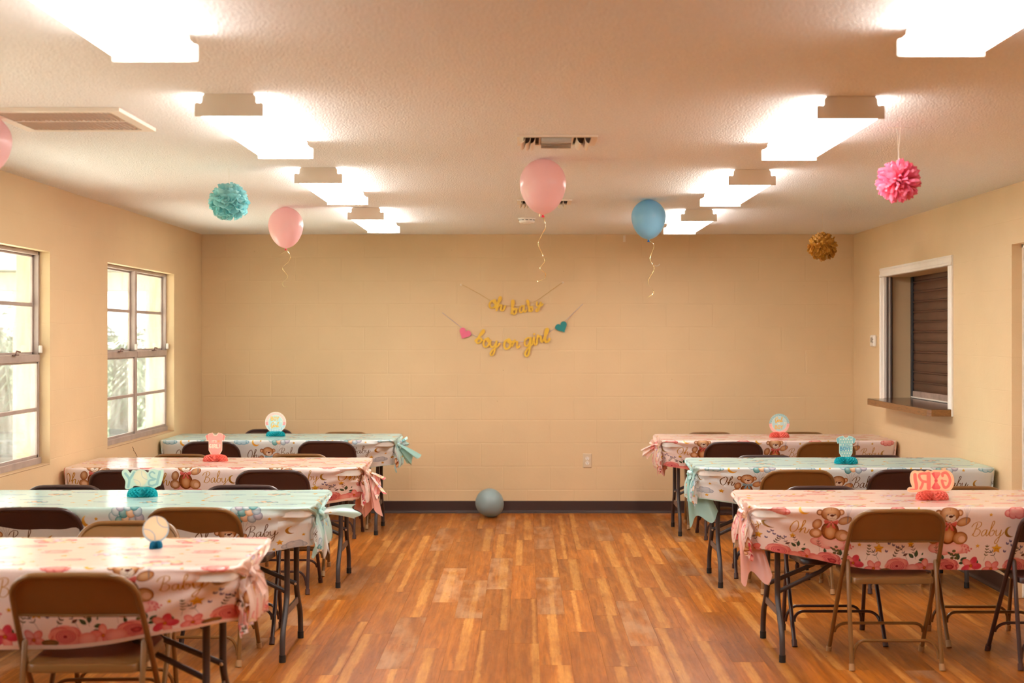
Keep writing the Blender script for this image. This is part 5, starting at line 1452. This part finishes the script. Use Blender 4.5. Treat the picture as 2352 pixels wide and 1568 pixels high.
def banner_letter(parent, ch, x, y, xh, ang, wide, sx=1.0, slant=.0, off=.012, tw=0.0):
    """x, y: crop pixel of the letter's baseline centre; xh: x-height in crop pixels"""
    k = YB / F / bs; st, adv = GL[ch]; s_ = xh * k
    sts = [[((px - adv / 2 + slant * py) * s_ * sx, py * s_) for px, py in spline(q, 5)] for q in st]
    me = letter_mesh(sts, lambda a, b: wide * k * (.48 + .40 * abs(b)), .0022, M_gold)
    o = link('letter', me, parent, B2(x, y, off), (0, R_(ang), R_(tw))); return o
b1 = thing('banner', 'upper gold banner with cursive letters reading oh baby', 'banner')
for li_, (ch, x, y, xh, ang, wd, sx) in enumerate((('o', 855, 572, 125, 8, 34, 1.0), ('h', 975, 610, 90, 0, 34, 1.15), ('b', 1195, 660, 88, -12, 36, 1.0), ('a', 1312, 635, 100, -8, 30, .95), ('b', 1450, 615, 74, -26, 30, .9), ('y', 1560, 545, 66, 4, 27, 1.2))):
    banner_letter(b1, ch, x, y, xh, ang, wd, sx, .08, .012 + .0031 * (li_ % 3))
m = MB(); m.tube([B2(*p) for p in spline([(380, 218), (460, 245), (800, 440), (870, 490), (950, 520), (1050, 532), (1150, 545), (1290, 540), (1430, 495), (1560, 430), (1860, 215), (1915, 185)], 5)], .0016, 5); m.v = [(a_, b_ + .013, c_) for a_, b_, c_ in m.v]; m.obj('cord', M_goldcord, b1)
for q in ((385, 220), (1912, 187)): MB().box(-.009, .009, -.001, .001, -.007, .007).obj('tape', M_tape, b1, loc=B2(*q, .004))
b2_ = thing('banner', 'lower gold banner with cursive letters reading boy or girl between two hearts', 'banner')
for li_, (ch, x, y, xh, ang, wd, sx) in enumerate((('b', 640, 1100, 92, 22, 32, 1.0), ('o', 765, 1155, 135, 4, 34, .85), ('y', 890, 1160, 100, 0, 30, 1.2), ('o', 1085, 1182, 145, 0, 40, .9), ('r', 1205, 1168, 110, 4, 30, 1.0), ('g', 1395, 1140, 125, -4, 34, 1.05), ('i', 1500, 1125, 120, -8, 32, 1.0), ('r', 1575, 1085, 105, -8, 34, .95), ('l', 1665, 1080, 85, -2, 42, 1.3))):
    banner_letter(b2_, ch, x, y, xh, ang, wd, sx, .06, .012 + .0031 * (li_ % 3))
cordp = [(105, 640), (390, 862), (540, 962), (640, 1005), (730, 1040), (870, 1075), (1000, 1082), (1140, 1062), (1250, 1078), (1420, 1050), (1560, 1000), (1660, 955), (1800, 870), (1870, 820), (1960, 748), (2215, 505)]
m = MB(); m.tube([B2(a, b, .010) for a, b in spline(cordp, 5)], .0014, 5); m.obj('cord', M_bluecord, b2_)
m = MB(); m.tube([B2(a + 5, b + 7 * sin(a / 60) + 4, .0085) for a, b in spline(cordp, 5)], .0013, 5); m.obj('cord', M_pinkcord, b2_)
def heart(cx, cy, s_, ang, mat, label):
    k = YB / F / bs; pts = []
    for i in range(40):
        t = i / 40 * 2 * pi; pts.append((16 * sin(t) ** 3 / 16, (13 * cos(t) - 5 * cos(2 * t) - 2 * cos(3 * t) - cos(4 * t)) / 16))
    m = MB(); m.prism([(a * s_ * k, b * s_ * k) for a, b in pts], -.0012, .0012, 'y')
    tag(m.obj('heart', mat, b2_, smooth=False, loc=B2(cx, cy, .018)), label).rotation_euler = (0, -R_(ang), 0)
heart(440, 950, 92, -16, M_hpink, 'pink glitter heart'); heart(1895, 855, 92, 22, M_hteal2, 'teal glitter heart')
for nm in b2_.children:
    if nm.name.startswith('heart'): nm.rotation_euler = (0, R_(28) if nm.location.x < 0 else -R_(28), 0)

# ------------------------------------------------------------------ ceiling fixtures
def light_meshes():
    L = 1.25; cap = [(-.127, 0), (-.127, .045), (-.123, .050), (-.104, .050), (-.100, .056), (-.100, .074), (-.092, .0835), (.092, .0835), (.100, .074), (.100, .056), (.104, .050), (.123, .050), (.127, .045), (.127, 0)]
    d = {}; m = MB(); m.prism(cap, -.004, .004, 'y'); d['cap'] = m.mesh('end_cap', M_fix, smooth=False)
    m = MB(); m.box(-.085, .085, -L / 2 + .004, L / 2 - .004, .052, .0838); d['pan'] = m.mesh('housing', M_fix, smooth=False)
    pr = [(-.090, .060), (-.112, .052), (-.118, .040), (-.117, .012), (-.108, .004), (-.06, .002), (0, .0012), (.06, .002), (.108, .004), (.117, .012), (.118, .040), (.112, .052), (.090, .060)]
    vs = [(x, y, z) for y in (-L / 2 + .005, L / 2 - .005) for x, z in pr]; n = len(pr)
    m = MB(); m.add(vs, [(i, i + 1, n + i + 1, n + i) for i in range(n - 1)]); m.fix = False
    d['lens'] = m.mesh('lens', M_lens); d['L'] = L; return d
LM = light_meshes()
def ceiling_light(x, y, label):
    t = thing('ceiling_light', label, 'light', (x, y, ZC - .0842), 0, 'fluorescent ceiling lights')
    link('housing', LM['pan'], t); link('lens', LM['lens'], t)
    for s in (-1, 1): link('end_cap', LM['cap'], t, (0, s * (LM['L'] / 2), 0))
    return t
for (x, y, l) in ((-1.098, 3.60, 'fluorescent light nearest the camera in the left row, cut by the top edge'), (-1.098, 5.90, 'fluorescent light beside the big return air grille'),
                  (-1.098, 8.18, 'third fluorescent light from the camera in the left row'), (-1.108, 10.52, 'farthest fluorescent light in the left row, by the back wall'),
                  (1.212, 3.52, 'fluorescent light nearest the camera in the right row, cut by the top edge'), (1.222, 5.96, 'fluorescent light left of the pink paper pompom'),
                  (1.222, 8.28, 'third fluorescent light from the camera in the right row'), (1.225, 10.65, 'farthest fluorescent light in the right row, behind the blue balloon')):
    ceiling_light(x, y, l)

def grille():
    x0, x1, y0_, y1_ = -2.145, -1.595, 5.585, 6.145; cx, cy = (x0 + x1) / 2, (y0_ + y1_) / 2; hx, hy = (x1 - x0) / 2, (y1_ - y0_) / 2
    t = thing('return_air_grille', 'large square louvred return air grille in the ceiling at left', 'vent', (cx, cy, ZC)); D = .015; fw = .045
    m = MB()
    for (a, b, c, d) in ((-hx, hx, -hy, -hy + fw), (-hx, hx, hy - fw, hy), (-hx, -hx + fw, -hy + fw, hy - fw), (hx - fw, hx, -hy + fw, hy - fw)): m.box(a, b, c, d, -D, -.0005)
    m.obj('frame', M_vent, t, smooth=False); MB().box(-hx + fw, hx - fw, -hy + fw, hy - fw, -.0015, -.0006).obj('duct_backing', M_dark, t, smooth=False)
    MB().box(-hx + fw, hx - fw, -.009, .009, -D + .001, -.006).obj('centre_bar', M_vent, t, smooth=False)
    n = 24; w_ = (2 * (hx - fw)) / n
    sl = {}
    for row in (0, 1):
        ya, yb = ((-hy + fw, -.009), (.009, hy - fw))[row]
        me = MB().prism([(-.0045, -D + .0015), (-.0028, -D + .0003), (.0020, -D + .0065), (.0008, -D + .0070)], ya, yb, 'y').mesh('louvre', M_vent, smooth=False)
        for k in range(n): link('louvre', me, t, (-hx + fw + (k + .5) * w_, 0, 0))
grille()
def supply(cx, cy, label):
    t = thing('supply_vent', label, 'vent', (cx, cy, ZC), 0, 'curved blade supply vents'); hx, hy = .180, .150
    m = MB()
    for (a, b, c, d) in ((-hx, hx, -hy, -hy + .028), (-hx, hx, hy - .028, hy), (-hx, -hx + .028, -hy + .028, hy - .028), (hx - .028, hx, -hy + .028, hy - .028), (-.082, -.074, -hy + .028, hy - .028), (.066, .074, -hy + .028, hy - .028)): m.box(a, b, c, d, -.009, -.0005)
    m.obj('frame', M_vent, t, smooth=False); MB().box(-hx + .02, hx - .02, -hy + .02, hy - .02, -.002, -.0004).obj('duct_backing', M_dark, t, smooth=False)
    def blade(s, dep):
        return [(s * (.004 + .020 * (1 - cos(k / 6 * pi / 2))), -.004 - dep * sin(k / 6 * pi / 2)) for k in range(7)] + [(s * (.0055 + .020 * (1 - cos(k / 6 * pi / 2))), -.004 - (dep - .001) * sin(k / 6 * pi / 2)) for k in range(6, -1, -1)]
    for x, s, dep in ((-.140, -1, .030), (-.115, -1, .032), (-.094, -1, .032), (.082, 1, .032), (.118, 1, .032)):
        MB().prism(blade(s, dep), -hy + .03, hy - .03, 'y').obj('blade', M_vent, t, smooth=False, loc=(x, 0, 0))
    for y_, dep in ((-.095, .032), (-.05, .034), (0.0, .036), (.05, .036)):
        MB().prism([(a * 1.5, b) for a, b in blade(-1, dep)], -.072, .064, 'x').obj('blade', M_vent, t, smooth=False, loc=(0, y_ , 0))
supply(.145, 6.49, 'curved blade supply vent just in front of the central pink balloon')
supply(.128, 9.45, 'curved blade supply vent half hidden behind the central pink balloon')
t = thing('smoke_detector', 'round white smoke detector on the ceiling near the back wall', 'detector', (.013, 10.75, ZC))
MB().lathe([(.066, -.0005), (.068, -.006), (.066, -.010), (.060, -.010)], 36).obj('base_plate', M_white, t)
MB().lathe([(.060, -.010), (.060, -.032), (.052, -.040), (.030, -.042), (.028, -.046), (.0001, -.046)], 36).obj('cover', M_white, t)
for k in range(12):
    a = k * pi / 6; MB().box(-.011, .011, -.0612, -.0594, -.020, -.015).obj('vent_slot', M_slot, t, smooth=False).rotation_euler = (0, 0, a)

# ------------------------------------------------------------------ small wall fittings
t = thing('wall_outlet', 'beige duplex electrical outlet low on the back wall', 'outlet', tuple(P(1349, 1057.5, YB)))
m = MB(); m.add([(-.039, 0, -.063), (.039, 0, -.063), (.039, 0, .063), (-.039, 0, .063), (-.033, -.007, -.057), (.033, -.007, -.057), (.033, -.007, .057), (-.033, -.007, .057)], [(4, 5, 6, 7), (0, 1, 5, 4), (1, 2, 6, 5), (2, 3, 7, 6), (3, 0, 4, 7)])
m.obj('cover_plate', M_beige, t, smooth=False)
for s in (-1, 1):
    m = MB(); m.prism([(max(-.0165, min(.0165, .0175 * cos(k * pi / 12))), s * .020 + .0155 * sin(k * pi / 12)) for k in range(24)], -.0088, -.006, 'y'); rc = m.obj('receptacle', M_white, t, smooth=False)
    for (x, w_) in ((-.006, .0014), (.006, .0014)): MB().box(x - w_, x + w_, -.0094, -.0085, s * .020 + .000, s * .020 + .009).obj('slot', M_slot, rc, smooth=False)
    m = MB(); m.prism([(.0028 * cos(k * pi / 5), s * .020 - .008 + .0028 * sin(k * pi / 5)) for k in range(10)], -.0094, -.0085, 'y'); m.obj('slot', M_slot, rc, smooth=False)
m = MB(); m.prism([(.003 * cos(k * pi / 5), .003 * sin(k * pi / 5)) for k in range(10)], -.0082, -.0065, 'y'); m.obj('screw', M_screw, t, smooth=False)
Yt = 11.69; t = thing('thermostat', 'small white thermostat on the right wall beside the shelf opening', 'thermostat', (XR, Yt, EYE - (782.5 - VY) * Yt / F))
MB().box(-.030, 0, -.062, .062, -.047, .047, bev=.008).obj('housing', M_white, t, smooth=False)
MB().box(-.0312, -.029, -.030, .034, -.014, .028, bev=.001).obj('screen', simple('lcd_grey', (0.24, 0.2, 0.15, 1), .3), t, smooth=False)
MB().box(-.0108, -.0100, -.0, .0, 0, 0)
for zz in (.012, -.012): MB().box(-.0325, -.029, -.052, -.040, zz - .005, zz + .005, bev=.001).obj('button', M_plate, t, smooth=False)
tag(MB().box(-.0105, .0105, -.0012, 0, -.028, .028).obj('tape_strip', M_tape, None, smooth=False, loc=P(1434, 548, YB - .001)), 'short tan tape strip on the back wall left of the blue balloon', 'tape')
m = MB(); m.tube([(-.022, -.006, .0), (-.006, -.006, -.008), (.008, -.006, -.004), (.02, -.006, .004), (.022, -.006, .012)], .004, 6)
tag(m.obj('wall_hook', M_white, None, loc=P(1509, 609, YB - .001)), 'small clear plastic hook beside the ribbon of the blue balloon', 'hook')
